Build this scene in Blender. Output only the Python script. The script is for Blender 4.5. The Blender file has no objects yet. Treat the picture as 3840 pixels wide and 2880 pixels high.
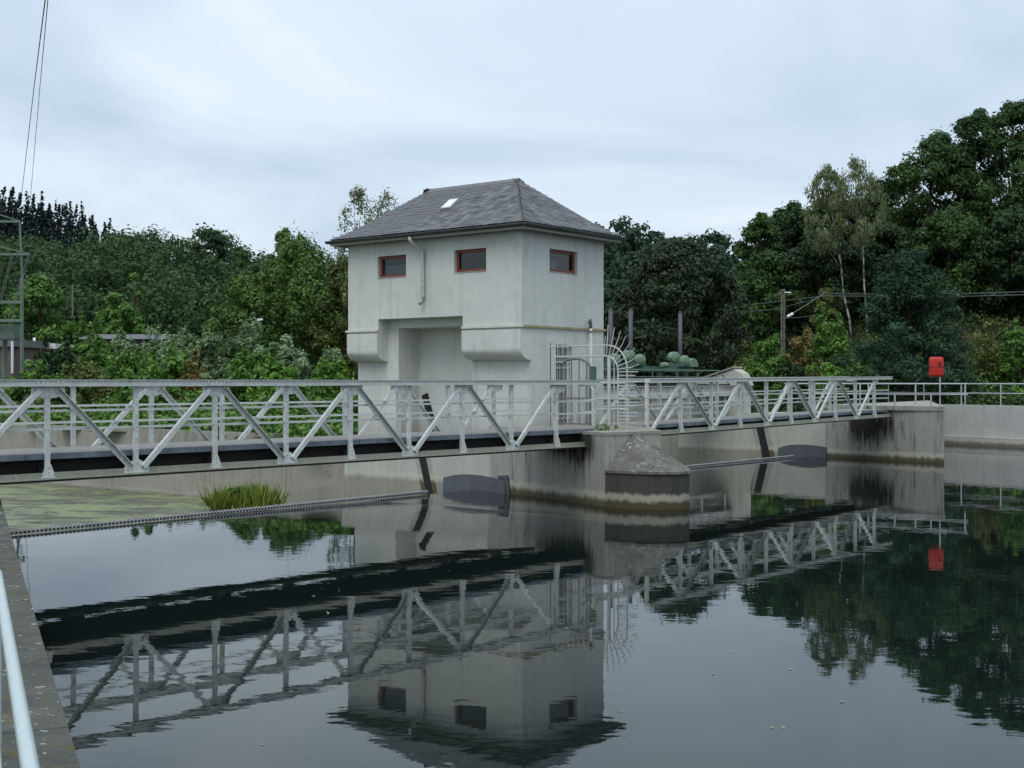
import bpy, bmesh, math, random
import numpy as np
from mathutils import Vector, Matrix

# ------------------------------------------------------------------ camera, sky, sun, exposure
R = math.radians
scene = bpy.context.scene
EYE = 2.70                      # eye height above the pond (m)
cam_d = bpy.data.cameras.new('camera')
cam = bpy.data.objects.new('camera', cam_d)
scene.collection.objects.link(cam)
scene.camera = cam
cam.location = (0, 0, EYE)
cam.rotation_euler = (R(90 - 0.109), 0, 0)
cam_d.sensor_width = 36.0
cam_d.lens = 45.84
cam_d.clip_start = 0.05
cam_d.clip_end = 6000

SUN_EL, SUN_AZ = 56.0, 196.0     # compass-like: azimuth measured from +Y clockwise
world = bpy.data.worlds.new('World')
scene.world = world
world.use_nodes = True
wn, wl = world.node_tree.nodes, world.node_tree.links
wn.clear()
w_out = wn.new('ShaderNodeOutputWorld')
w_bg = wn.new('ShaderNodeBackground')
w_bg.inputs['Strength'].default_value = 0.1
w_sky = wn.new('ShaderNodeTexSky')
w_sky.sky_type = 'NISHITA'
w_sky.sun_disc = False
w_sky.sun_elevation = R(SUN_EL)
w_sky.sun_rotation = R(SUN_AZ)
w_geo = wn.new('ShaderNodeTexCoord')
w_sep = wn.new('ShaderNodeSeparateXYZ')
wl.new(w_geo.outputs['Generated'], w_sep.inputs[0])
def wmath(op, a, b):
    n = wn.new('ShaderNodeMath'); n.operation = op
    for k, s in enumerate((a, b)):
        if isinstance(s, (int, float)): n.inputs[k].default_value = s
        elif s is not None: wl.new(s, n.inputs[k])
    return n.outputs[0]
w_z = wmath('MAXIMUM', w_sep.outputs['Z'], 0.0)
w_den = wmath('ADD', w_z, 0.16)
w_cx = wmath('DIVIDE', w_sep.outputs['X'], w_den)
w_cy = wmath('DIVIDE', w_sep.outputs['Y'], w_den)
w_comb = wn.new('ShaderNodeCombineXYZ')
wl.new(w_cx, w_comb.inputs[0]); wl.new(w_cy, w_comb.inputs[1])
w_noise = wn.new('ShaderNodeTexNoise')
w_noise.inputs['Scale'].default_value = 0.8
w_noise.inputs['Detail'].default_value = 5.0
w_noise.inputs['Roughness'].default_value = 0.5
w_noise.inputs['Distortion'].default_value = 0.6
wl.new(w_comb.outputs[0], w_noise.inputs['Vector'])
w_ramp = wn.new('ShaderNodeValToRGB')          # layered overcast: grey-blue bellies to pale gaps
w_ramp.color_ramp.elements[0].position = 0.33
w_ramp.color_ramp.elements[0].color = (0.47, 0.60, 0.735, 1)
w_ramp.color_ramp.elements[1].position = 0.64
w_ramp.color_ramp.elements[1].color = (0.775, 0.87, 0.96, 1)
wl.new(w_noise.outputs[0], w_ramp.inputs[0])
w_gain = wn.new('ShaderNodeVectorMath'); w_gain.operation = 'SCALE'
wl.new(w_ramp.outputs[0], w_gain.inputs[0])
# an overcast sky brightens gently and evenly towards the zenith
w_zg = wmath('MULTIPLY_ADD', w_z, 3.5); wn[-1].inputs[2].default_value = 9.6
wl.new(w_zg, w_gain.inputs['Scale'])
w_mix = wn.new('ShaderNodeMixRGB')
w_mix.inputs[0].default_value = 0.93
wl.new(w_sky.outputs[0], w_mix.inputs[1]); wl.new(w_gain.outputs[0], w_mix.inputs[2])
wl.new(w_mix.outputs[0], w_bg.inputs['Color']); wl.new(w_bg.outputs[0], w_out.inputs[0])

sun_d = bpy.data.lights.new('sun', 'SUN')
sun_d.energy = 1.5
sun_d.angle = R(40)
sun_d.color = (1.0, 0.97, 0.93)
sun = bpy.data.objects.new('sun', sun_d)
scene.collection.objects.link(sun)
_sd = Vector((math.sin(R(SUN_AZ)) * math.cos(R(SUN_EL)), math.cos(R(SUN_AZ)) * math.cos(R(SUN_EL)), math.sin(R(SUN_EL))))
sun.rotation_euler = (-_sd).to_track_quat('-Z', 'Y').to_euler()
sun.location = (0, 0, 60)

vs = scene.view_settings
vs.view_transform = 'Standard'; vs.look = 'None'; vs.gamma = 1.0; vs.use_curve_mapping = False
vs.exposure = 0.12
scene.render.engine = 'CYCLES'
cy = scene.cycles
cy.use_denoising = True
cy.max_bounces = 6; cy.diffuse_bounces = 3; cy.glossy_bounces = 3; cy.transmission_bounces = 4; cy.transparent_max_bounces = 6
cy.caustics_reflective = False; cy.caustics_refractive = False

# ------------------------------------------------------------------ helpers
col = scene.collection
rng = random.Random(7)
WM = {}                          # world matrix of every object

def tag(o, label=None, cat=None, group=None, kind=None):
    if label: o['label'] = label
    if cat: o['category'] = cat
    if group: o['group'] = group
    if kind: o['kind'] = kind
    return o

def link(o, M, parent=None):
    col.objects.link(o)
    WM[o.name] = M
    if parent is not None:
        o.parent = parent
        o.matrix_local = WM[parent.name].inverted() @ M
    else:
        o.matrix_local = M
    return o

def thing(name, loc, label, cat, group=None):
    o = bpy.data.objects.new(name, None)
    o.empty_display_size = 0.2
    link(o, Matrix.Translation(loc))
    return tag(o, label, cat, group)

def mesh_data(name, verts, faces, mat, smooth=False):
    me = bpy.data.meshes.new(name)
    me.from_pydata([tuple(v) for v in verts], [], faces)
    me.validate()
    if mat: me.materials.append(mat)
    if smooth:
        me.polygons.foreach_set('use_smooth', [True] * len(me.polygons))
    me.update()
    return me

def mobj(name, verts, faces, mat, parent=None, smooth=False):
    """mesh object whose vertices are given in world coordinates"""
    base = WM[parent.name] if parent is not None else Matrix.Translation(Vector(verts[0]))
    T = Matrix.Translation(base.to_translation())
    inv = T.inverted()
    o = bpy.data.objects.new(name, mesh_data(name, [inv @ Vector(v) for v in verts], faces, mat, smooth))
    return link(o, T, parent)

_shared = {}
def shared(kind, mat):
    k = (kind, mat.name)
    if k in _shared: return _shared[k]
    if kind == 'cube':
        v = [(x, y, z) for x in (-.5, .5) for y in (-.5, .5) for z in (-.5, .5)]
        f = [(0, 1, 3, 2), (4, 6, 7, 5), (0, 4, 5, 1), (2, 3, 7, 6), (0, 2, 6, 4), (1, 5, 7, 3)]
        me = mesh_data('beam_mesh', v, f, mat)
    elif kind == 'angle':          # unit L profile along x: flat leg faces -y, outstanding leg at top
        t = 0.14
        p = [(-.5, -.5), (-.5, .5), (.5, .5), (.5, .5 - t), (-.5 + t, .5 - t), (-.5 + t, -.5)]
        n = len(p)
        v = [(x, a, b) for x in (-.5, .5) for a, b in p]
        f = [(i, (i + 1) % n, n + (i + 1) % n, n + i) for i in range(n)]
        f += [(0, 5, 4, 1), (1, 4, 3, 2), (6, 7, 10, 11), (7, 8, 9, 10)]
        me = mesh_data('angle_mesh', v, f, mat)
        bm = bmesh.new(); bm.from_mesh(me); bmesh.ops.recalc_face_normals(bm, faces=bm.faces); bm.to_mesh(me); bm.free()
    else:
        n = 10 if kind == 'rod' else 20
        v = [(x, math.cos(2 * math.pi * i / n) * .5, math.sin(2 * math.pi * i / n) * .5) for x in (-.5, .5) for i in range(n)]
        f = [(i, n + i, n + (i + 1) % n, (i + 1) % n) for i in range(n)]
        f += [tuple(range(n)), tuple(reversed(range(n, 2 * n)))]
        me = mesh_data('rod_mesh', v, f, mat)
        me.polygons.foreach_set('use_smooth', [True] * n + [False, False])
    _shared[k] = me
    return me

def frame_matrix(p0, p1, w, h, roll_ref=(0, 0, 1)):
    p0, p1 = Vector(p0), Vector(p1)
    d = p1 - p0; L = d.length
    x = d.normalized()
    z = Vector(roll_ref)
    if abs(x.dot(z)) > .98: z = Vector((UH[0], UH[1], 0))
    y = z.cross(x).normalized(); z = x.cross(y)
    M = Matrix(((x.x, y.x, z.x, 0), (x.y, y.y, z.y, 0), (x.z, y.z, z.z, 0), (0, 0, 0, 1)))
    S = Matrix.Diagonal((L, w, h, 1))
    return Matrix.Translation((p0 + p1) / 2) @ M @ S

def beam(name, p0, p1, w, h, mat, parent=None, ref=(0, 0, 1), kind='cube'):
    o = bpy.data.objects.new(name, shared(kind, mat))
    return link(o, frame_matrix(p0, p1, w, h, ref), parent)

def rod(name, p0, p1, r, mat, parent=None):
    o = bpy.data.objects.new(name, shared('rod', mat))
    return link(o, frame_matrix(p0, p1, 2 * r, 2 * r), parent)

class MB:
    """collects several solids into one mesh"""
    def __init__(s): s.v = []; s.f = []
    def add(s, v, f):
        n = len(s.v); s.v += [tuple(p) for p in v]; s.f += [tuple(n + i for i in q) for q in f]; return s
    def box(s, p0, p1, w, h, ref=(0, 0, 1)):
        M = frame_matrix(p0, p1, w, h, ref)
        v = [M @ Vector((x, y, z)) for x in (-.5, .5) for y in (-.5, .5) for z in (-.5, .5)]
        return s.add(v, [(0, 1, 3, 2), (4, 6, 7, 5), (0, 4, 5, 1), (2, 3, 7, 6), (0, 2, 6, 4), (1, 5, 7, 3)])
    def prism(s, poly, z0, z1):
        n = len(poly)
        a = sum(poly[i][0] * poly[(i + 1) % n][1] - poly[(i + 1) % n][0] * poly[i][1] for i in range(n))
        if a < 0: poly = poly[::-1]
        z0s = z0 if isinstance(z0, (list, tuple)) else [z0] * n
        z1s = z1 if isinstance(z1, (list, tuple)) else [z1] * n
        v = [(p[0], p[1], z) for p, z in zip(poly, z0s)] + [(p[0], p[1], z) for p, z in zip(poly, z1s)]
        f = [(i, (i + 1) % n, n + (i + 1) % n, n + i) for i in range(n)]
        f += [tuple(reversed(range(n))), tuple(range(n, 2 * n))]
        return s.add(v, f)
    def tube(s, pts, radii, n=8, caps=True):
        pts = [Vector(p) for p in pts]; rings = []
        base = len(s.v)
        for i, p in enumerate(pts):
            d = (pts[min(i + 1, len(pts) - 1)] - pts[max(i - 1, 0)]).normalized()
            a = Vector((0, 0, 1)) if abs(d.z) < .9 else Vector((1, 0, 0))
            x = d.cross(a).normalized(); y = d.cross(x)
            r = radii[i] if isinstance(radii, (list, tuple)) else radii
            for k in range(n):
                t = 2 * math.pi * k / n
                s.v.append(tuple(p + x * (math.cos(t) * r) + y * (math.sin(t) * r)))
        for i in range(len(pts) - 1):
            for k in range(n):
                a = base + i * n + k; b = base + i * n + (k + 1) % n
                s.f.append((a, b, b + n, a + n))
        if caps:
            s.f.append(tuple(base + k for k in reversed(range(n))))
            s.f.append(tuple(base + (len(pts) - 1) * n + k for k in range(n)))
        return s
    def build(s, name, mat, parent=None, smooth=False, fix=True):
        o = mobj(name, s.v, s.f, mat, parent, smooth)
        if fix:
            bm = bmesh.new(); bm.from_mesh(o.data); bmesh.ops.recalc_face_normals(bm, faces=bm.faces); bm.to_mesh(o.data); bm.free()
        return o

# survey helper: image bearing (source px) and distance -> world
F0, HY = 4890.0, 1430.7
def at(x, y, Z): return Vector(((x - 1920) / F0 * Z, Z, EYE - (y - HY) / F0 * Z))

# weir frame: q along the weir (to the right bank), t downstream
TH = 0.6755
UH = (math.sin(TH), math.cos(TH)); VH = (-math.cos(TH), math.sin(TH))
C0 = (0.2304, 32.0)
def W(q, t, z=0.0):
    return Vector((C0[0] + q * UH[0] + t * VH[0], C0[1] + q * UH[1] + t * VH[1], z))
def W2(q, t): p = W(q, t); return (p.x, p.y)

# ------------------------------------------------------------------ materials
class NT:
    def __init__(s, name):
        s.m = bpy.data.materials.new(name); s.m.use_nodes = True
        s.n, s.l = s.m.node_tree.nodes, s.m.node_tree.links
        s.n.clear()
        s.out = s.n.new('ShaderNodeOutputMaterial')
        s.b = s.n.new('ShaderNodeBsdfPrincipled')
        s.l.new(s.b.outputs[0], s.out.inputs[0])
    def setin(s, node, key, val):
        if hasattr(val, 'is_linked') or hasattr(val, 'links'): s.l.new(val, node.inputs[key])
        else: node.inputs[key].default_value = val
    def pos(s):
        g = s.n.new('ShaderNodeNewGeometry'); return g.outputs['Position']
    def map(s, vec, scale=(1, 1, 1), loc=(0, 0, 0), rot=(0, 0, 0)):
        m = s.n.new('ShaderNodeMapping'); s.l.new(vec, m.inputs[0])
        m.inputs['Scale'].default_value = scale; m.inputs['Location'].default_value = loc; m.inputs['Rotation'].default_value = rot
        return m.outputs[0]
    def noise(s, vec, scale, detail=4, rough=.55, dist=0):
        n = s.n.new('ShaderNodeTexNoise'); s.l.new(vec, n.inputs['Vector'])
        n.inputs['Scale'].default_value = scale; n.inputs['Detail'].default_value = detail
        n.inputs['Roughness'].default_value = rough; n.inputs['Distortion'].default_value = dist
        return n.outputs[0]
    def ramp(s, fac, stops):
        r = s.n.new('ShaderNodeValToRGB'); s.l.new(fac, r.inputs[0])
        e = r.color_ramp.elements
        while len(e) < len(stops): e.new(0.5)
        for k, (p, c) in enumerate(stops):
            e[k].position = p; e[k].color = (c, c, c, 1) if isinstance(c, (int, float)) else (*c, 1)
        return r.outputs[0]
    def mix(s, fac, a, b, mode='MIX'):
        m = s.n.new('ShaderNodeMixRGB'); m.blend_type = mode
        for k, v in enumerate((fac, a, b)):
            if isinstance(v, (int, float)): m.inputs[k].default_value = v if k == 0 else (v, v, v, 1)
            elif isinstance(v, tuple): m.inputs[k].default_value = (*v, 1)
            else: s.l.new(v, m.inputs[k])
        return m.outputs[0]
    def math(s, op, a, b=0.0, clamp=False):
        m = s.n.new('ShaderNodeMath'); m.operation = op; m.use_clamp = clamp
        for k, v in enumerate((a, b)):
            if isinstance(v, (int, float)): m.inputs[k].default_value = v
            else: s.l.new(v, m.inputs[k])
        return m.outputs[0]
    def sep(s, vec):
        m = s.n.new('ShaderNodeSeparateXYZ'); s.l.new(vec, m.inputs[0]); return m.outputs
    def rng(s, v, a, b, c=0.0, d=1.0):
        m = s.n.new('ShaderNodeMapRange'); s.l.new(v, m.inputs[0])
        for k, x in enumerate((a, b, c, d)): m.inputs[k + 1].default_value = x
        return m.outputs[0]
    def bump(s, h, strength=.3, dist=.01):
        b = s.n.new('ShaderNodeBump'); b.inputs['Strength'].default_value = strength; b.inputs['Distance'].default_value = dist
        s.l.new(h, b.inputs['Height']); s.l.new(b.outputs[0], s.b.inputs['Normal'])
    def done(s, color=None, rough=.7, spec=.3, metal=0.0):
        if color is not None:
            if isinstance(color, tuple): s.b.inputs['Base Color'].default_value = (*color, 1)
            else: s.l.new(color, s.b.inputs['Base Color'])
        if isinstance(rough, (int, float)): s.b.inputs['Roughness'].default_value = rough
        else: s.l.new(rough, s.b.inputs['Roughness'])
        s.b.inputs['Specular IOR Level'].default_value = spec
        s.b.inputs['Metallic'].default_value = metal
        return s.m

def concrete(name, base, dirt, streak=.5, water=0.0, scale=1.0, moss=0.0, blots=()):
    """weathered concrete; streak = dark run-off streaks, water = tide marks just above the pond"""
    n = NT(name); P = n.pos()
    big = n.noise(P, 0.9 * scale, 5, .6)
    fine = n.noise(P, 14 * scale, 4, .6)
    c = n.mix(n.ramp(big, [(.32, 0.0), (.72, 1.0)]), tuple(x * .82 for x in base), tuple(min(1, x * 1.12) for x in base))
    c = n.mix(.35, c, n.ramp(fine, [(.3, tuple(x * .7 for x in base)), (.7, tuple(min(1, x * 1.2) for x in base))]))
    if streak:
        sv = n.map(P, (2.6, 2.6, .16))
        sm = n.noise(sv, 2.2 * scale, 6, .62, .25)
        sm2 = n.noise(P, .5, 2, .5)
        m = n.math('MULTIPLY', n.ramp(sm, [(.50, 0.0), (.68, 1.0)]), n.ramp(sm2, [(.35, .15), (.65, 1.0)]))
        m = n.math('MULTIPLY', m, streak)
        c = n.mix(m, c, dirt)
    for (bx, by, bz, rh, rz) in blots:      # run-off stain with its own outline
        d = n.map(P, (1 / rh, 1 / rh, 1 / rz), (-bx / rh, -by / rh, -bz / rz))
        ln = n.n.new('ShaderNodeVectorMath'); ln.operation = 'LENGTH'; n.l.new(d, ln.inputs[0])
        wv_ = n.noise(n.map(P, (4.5, 4.5, .5)), 1.7, 5, .65)
        mk = n.math('ADD', n.rng(ln.outputs['Value'], .2, 1.25, 1.0, 0.0), n.math('MULTIPLY', n.math('SUBTRACT', wv_, .5), 2.6))
        c = n.mix(n.math('MULTIPLY', n.ramp(mk, [(.25, 0.0), (.8, 1.0)]), .92), c, (.022, .022, .018))
    if moss:
        mm = n.noise(P, 3.2, 6, .7)
        c = n.mix(n.math('MULTIPLY', n.ramp(mm, [(.56, 0.0), (.66, 1.0)]), moss), c, (.09, .095, .035))
    if water:
        z = n.sep(P)[2]
        wob = n.math('MULTIPLY', n.math('SUBTRACT', n.noise(n.map(P, (3, 3, .6)), 1.9, 6, .65), .5), .24)
        zz = n.math('ADD', z, wob)
        pale = n.ramp(n.rng(zz, 0.0, .8), [(.14, 0.0), (.22, 1.0), (.34, 1.0), (.42, 0.0)])
        c = n.mix(n.math('MULTIPLY', pale, .55 * water), c, (.52, .50, .40))
        br = n.ramp(n.rng(zz, 0.0, .5), [(.16, 1.0), (.42, 0.0)])
        c = n.mix(n.math('MULTIPLY', br, .9 * water), c, n.mix(n.noise(P, 6, 3), (.10, .075, .03), (.055, .05, .022)))
    n.bump(n.mix(.5, fine, n.noise(P, 60, 3)), .35, .006)
    return n.done(c, .88, .2)

def paint(name, base, rust=.2, grime=.3, rough=.55):
    """old steel paint with rust and grime"""
    n = NT(name); P = n.pos()
    a = n.noise(P, 5, 5, .65); b = n.noise(P, 32, 4, .65)
    c = n.mix(n.ramp(a, [(.3, 0.0), (.7, 1.0)]), tuple(x * .84 for x in base), tuple(min(1, x * 1.08) for x in base))
    c = n.mix(n.math('MULTIPLY', n.ramp(b, [(.5, 0.0), (.75, 1.0)]), grime), c, tuple(x * .42 for x in base))
    r = n.math('MULTIPLY', n.ramp(n.noise(P, 9, 7, .75), [(.6, 0.0), (.7, 1.0)]), rust)
    c = n.mix(r, c, (.13, .055, .022))
    run = n.noise(n.map(P, (14, 14, 1.2)), 1.0, 5, .7)
    c = n.mix(n.math('MULTIPLY', n.ramp(run, [(.56, 0.0), (.72, 1.0)]), grime * .7), c, tuple(x * .5 for x in (base[0], base[1] * .93, base[2] * .8)))
    n.bump(b, .2, .003)
    return n.done(c, rough, .35)

def plain(name, colr, rough=.6, spec=.4, metal=0.0, var=.15, scale=20):
    n = NT(name); P = n.pos()
    a = n.noise(P, scale, 4, .6)
    c = n.mix(n.ramp(a, [(.3, 0.0), (.7, 1.0)]), tuple(x * (1 - var) for x in colr), tuple(min(1, x * (1 + var)) for x in colr))
    return n.done(c, rough, spec, metal)

def leafmat(name, dark, light, trans=.25, gloss=.25):
    n = NT(name)
    a = n.n.new('ShaderNodeAttribute'); a.attribute_name = 'tint'
    c = n.ramp(a.outputs['Fac'], [(0.0, dark), (.55, tuple((d + l) / 2 for d, l in zip(dark, light))), (1.0, light)])
    n.done(c, .55, gloss)
    tr = n.n.new('ShaderNodeBsdfTranslucent'); n.l.new(c, tr.inputs[0])
    mx = n.n.new('ShaderNodeMixShader'); mx.inputs[0].default_value = trans
    n.l.new(n.b.outputs[0], mx.inputs[1]); n.l.new(tr.outputs[0], mx.inputs[2]); n.l.new(mx.outputs[0], n.out.inputs[0])
    return n.m

M = {}
def _plaster():
    n = NT('grey_render'); P = n.pos()
    big = n.noise(P, .7, 5, .6); mid = n.noise(P, 4.5, 5, .6); fine = n.noise(P, 70, 3, .6)
    c = n.mix(n.ramp(big, [(.3, 0.0), (.7, 1.0)]), (.525, .545, .515), (.605, .625, .59))
    c = n.mix(n.math('MULTIPLY', n.ramp(mid, [(.35, 0.0), (.75, 1.0)]), .28), c, (.40, .41, .38))
    sv = n.noise(n.map(P, (3.2, 3.2, .12)), 1.7, 5, .6)
    c = n.mix(n.math('MULTIPLY', n.ramp(sv, [(.54, 0.0), (.74, 1.0)]), .42), c, (.33, .335, .30))
    bl = n.noise(P, 1.6, 6, .68, .3)
    c = n.mix(n.math('MULTIPLY', n.ramp(bl, [(.52, 0.0), (.66, 1.0)]), .22), c, (.36, .365, .33))
    z = n.sep(P)[2]
    low = n.math('MULTIPLY', n.ramp(n.rng(n.math('ADD', z, n.math('MULTIPLY', mid, .5)), 1.6, 2.6), [(.05, 1.0), (.6, 0.0)]), .55)
    c = n.mix(low, c, (.22, .22, .185))
    # a hairline crack wandering across the render
    v = n.n.new('ShaderNodeTexVoronoi'); v.feature = 'DISTANCE_TO_EDGE'; v.inputs['Scale'].default_value = .42
    n.l.new(n.mix(.25, P, n.noise(P, 3, 4)), v.inputs['Vector'])
    cr = n.math('MULTIPLY', n.ramp(v.outputs[0], [(.0, 1.0), (.006, 0.0)]), n.ramp(n.noise(P, .8, 2), [(.5, 0.0), (.62, .3)]))
    c = n.mix(cr, c, (.28, .28, .26))
    n.bump(n.mix(.5, fine, mid), .25, .006)
    return n.done(c, .9, .15)
M['plaster'] = _plaster()
_b1, _b2, _b3 = W(-1.55, -3.0, 1.15), W(-1.25, -2.2, 1.25), W(-1.9, -3.7, .7)
M['pier'] = concrete('pier_concrete', (.36, .355, .315), (.06, .058, .04), .6, 1.0, blots=[(_b1.x, _b1.y, 1.3, .75, .62), (_b2.x, _b2.y, 1.35, .8, .5)])
M['nose'] = concrete('nose_concrete', (.068, .066, .058), (.016, .016, .014), .9, 1.0, 1.6)
def _cone():
    n = NT('lichen_stone'); P = n.pos()
    c = n.mix(n.ramp(n.noise(P, 2.6, 6, .65), [(.3, 0.0), (.7, 1.0)]), (.085, .083, .075), (.175, .17, .155))
    l = n.math('MULTIPLY', n.ramp(n.noise(P, 9, 5, .7, .6), [(.54, 0.0), (.62, 1.0)]), n.ramp(n.noise(P, 1.5, 3), [(.42, .1), (.6, 1.0)]))
    c = n.mix(l, c, (.37, .37, .34))
    c = n.mix(n.math('MULTIPLY', n.ramp(n.noise(P, 6, 5, .7), [(.57, 0.0), (.66, 1.0)]), .7), c, (.065, .065, .03))
    n.bump(n.noise(P, 26, 5, .7), .5, .012)
    return n.done(c, .92, .15)
M['cone'] = _cone()
M['wallc'] = concrete('bank_concrete', (.42, .425, .40), (.12, .12, .10), .45, .8, .8)
M['train'] = concrete('old_concrete', (.31, .295, .25), (.11, .095, .07), .55, 0, 1.2, .25)
_b4, _b5 = W(17.95, -1.2, 1.2), W(18.1, -.2, 1.1)
M['abut'] = concrete('abutment_concrete', (.34, .34, .305), (.045, .045, .04), .8, 1.0, blots=[(_b4.x, _b4.y, 1.15, 1.35, .75)])
M['panelc'] = concrete('pale_concrete', (.45, .445, .40), (.22, .21, .17), .4, .5)
def _coping():
    n = NT('lichen_coping'); P = n.pos()
    c = n.mix(n.ramp(n.noise(P, 2.2, 6, .65), [(.3, 0.0), (.7, 1.0)]), (.06, .063, .058), (.125, .125, .11))
    c = n.mix(n.math('MULTIPLY', n.ramp(n.noise(P, 40, 4, .7), [(.45, 0.0), (.7, 1.0)]), .5), c, (.04, .04, .036))
    l = n.ramp(n.noise(P, 16, 3, .6, .4), [(.64, 0.0), (.69, 1.0)])
    c = n.mix(l, c, (.40, .41, .37))
    mo = n.math('MULTIPLY', n.ramp(n.noise(P, 7, 5, .7), [(.56, 0.0), (.66, 1.0)]), .8)
    c = n.mix(mo, c, n.mix(n.noise(P, 30, 3), (.06, .06, .018), (.17, .14, .035)))
    n.bump(n.noise(P, 50, 5, .7), .5, .008)
    return n.done(c, .92, .15)
M['coping'] = _coping()
M['white'] = paint('bridge_paint', (.60, .625, .595), .75, .75)
M['white2'] = paint('rail_paint', (.56, .585, .565), .35, .4)
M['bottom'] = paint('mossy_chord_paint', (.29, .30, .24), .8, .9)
M['fence'] = paint('fence_paint', (.47, .49, .475), .25, .35)
M['fence_dark'] = plain('dark_gate_steel', (.13, .14, .145), .5)
M['rusty'] = paint('rusty_white_paint', (.52, .52, .49), 1.0, .7)
M['deck'] = plain('deck_asphalt', (.235, .228, .22), .9, .2, 0, .25, 6)
M['deck_edge'] = plain('deck_edge_steel', (.13, .155, .185), .6, .4, 0, .35, 5)
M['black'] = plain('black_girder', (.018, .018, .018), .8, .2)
M['galv'] = plain('galvanised_steel', (.48, .50, .51), .42, .5, .55, .12, 30)
M['rail_blue'] = plain('pale_painted_pipe', (.50, .58, .58), .35, .5, .2, .08, 40)
M['flap'] = plain('gate_steel', (.088, .094, .112), .5, .45, 0, .15, 4)
M['crest'] = plain('crest_steel', (.50, .50, .52), .6, .3, 0, .2, 6)
M['rubber'] = plain('rubber_seal', (.018, .018, .020), .7, .3)
M['green'] = plain('machine_green', (.14, .225, .145), .45, .45, 0, .2, 9)
M['green_dark'] = plain('dark_machine_green', (.06, .12, .09), .6, .3, 0, .2, 6)
M['grey_post'] = plain('grey_tube', (.075, .08, .09), .55)
M['pylon'] = plain('mast_green', (.13, .18, .14), .7, .3, 0, .2, 4)
M['red'] = plain('lifebuoy_red', (.46, .026, .018), .5, .4, 0, .2, 6)
M['zinc'] = plain('zinc_pipe', (.40, .40, .385), .55, .4, .1, .15, 12)
M['oldzinc'] = plain('weathered_steel', (.17, .155, .135), .8, .2, 0, .25, 3)
M['gutter'] = plain('dark_gutter', (.035, .045, .045), .5, .4, 0, .25, 5)
M['fascia'] = plain('fascia_board', (.36, .37, .32), .75, .3, 0, .15, 7)
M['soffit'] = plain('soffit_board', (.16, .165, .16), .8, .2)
M['winframe'] = plain('red_brown_frame', (.185, .056, .030), .5, .4, 0, .25, 14)
M['blind'] = plain('pale_blind', (.15, .17, .18), .7, .3, 0, .08, 5)
M['interior'] = plain('dark_interior', (.02, .022, .024), .9, .1)
M['cornice'] = plain('pale_cornice', (.55, .555, .50), .85, .2, 0, .12, 6)
M['cornice_moss'] = plain('lichen_cornice', (.31, .29, .17), .9, .1, 0, .35, 12)
M['brick'] = plain('brown_cladding', (.13, .10, .095), .85, .2, 0, .2, 3)
M['whitetrim'] = plain('white_fascia', (.62, .64, .66), .6, .3)
M['greyroof'] = plain('grey_sheet_roof', (.13, .133, .138), .7, .3, 0, .2, 2)
M['wire'] = plain('wire', (.12, .12, .12), .6)
M['trunk'] = plain('bark', (.055, .045, .035), .95, .1, 0, .35, 6)
M['lamp'] = plain('lamp_white', (.75, .76, .76), .4)

def _glass():
    n = NT('window_glass')
    n.b.inputs['Base Color'].default_value = (.02, .03, .04, 1)
    n.b.inputs['Roughness'].default_value = .05
    n.b.inputs['IOR'].default_value = 1.5
    tr = n.n.new('ShaderNodeBsdfTransparent'); tr.inputs[0].default_value = (.75, .8, .82, 1)
    gl = n.n.new('ShaderNodeBsdfGlossy'); gl.inputs['Roughness'].default_value = .03
    fr = n.n.new('ShaderNodeFresnel'); fr.inputs[0].default_value = 1.5
    mx = n.n.new('ShaderNodeMixShader')
    n.l.new(n.math('ADD', fr.outputs[0], .03), mx.inputs[0]); n.l.new(tr.outputs[0], mx.inputs[1]); n.l.new(gl.outputs[0], mx.inputs[2])
    n.l.new(mx.outputs[0], n.out.inputs[0])
    return n.m
M['glass'] = _glass()

def _birch():
    n = NT('birch_bark'); P = n.pos()
    m = n.ramp(n.noise(n.map(P, (1, 1, 1.6)), 1.3, 5, .7), [(.44, 0.0), (.56, 1.0)])
    return n.done(n.mix(m, (.05, .045, .04), (.36, .355, .33)), .8, .2)
M['birch'] = _birch()

def _slate():
    n = NT('roof_slate')
    i = n.n.new('ShaderNodeObjectInfo'); P = n.pos()
    t = n.noise(P, 3.3, 3, .6)
    w = n.n.new('ShaderNodeTexWhiteNoise'); n.l.new(n.map(P, (4, 4, 4)), w.inputs[0])
    c = n.mix(i.outputs['Random'], (.050, .053, .060), (.150, .154, .162))
    c = n.mix(n.math('MULTIPLY', n.ramp(t, [(.45, 0.0), (.7, 1.0)]), .35), c, (.19, .195, .20))
    c = n.mix(n.math('MULTIPLY', n.ramp(n.noise(P, 6, 5, .7), [(.55, 0.0), (.68, 1.0)]), .5), c, (.13, .13, .075))
    n.bump(n.noise(P, 40, 3), .3, .004)
    return n.done(c, .62, .4)
M['slate'] = _slate()

def _soil(name, a, b, c3):
    n = NT(name); P = n.pos()
    x = n.noise(P, .16, 5, .6); y = n.noise(P, 1.8, 6, .7)
    c = n.mix(n.ramp(x, [(.35, 0.0), (.65, 1.0)]), a, b)
    c = n.mix(n.ramp(y, [(.42, 0.0), (.66, .8)]), c, c3)
    n.bump(y, .8, .15)
    return n.done(c, .95, .1)
M['soil'] = _soil('earth_and_scrub', (.04, .036, .018), (.06, .04, .024), (.022, .032, .012))
M['bed'] = _soil('river_bed', (.05, .045, .03), (.06, .055, .04), (.03, .03, .02))
M['hillsoil'] = _soil('forest_floor', (.012, .022, .011), (.016, .024, .013), (.008, .015, .008))

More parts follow.
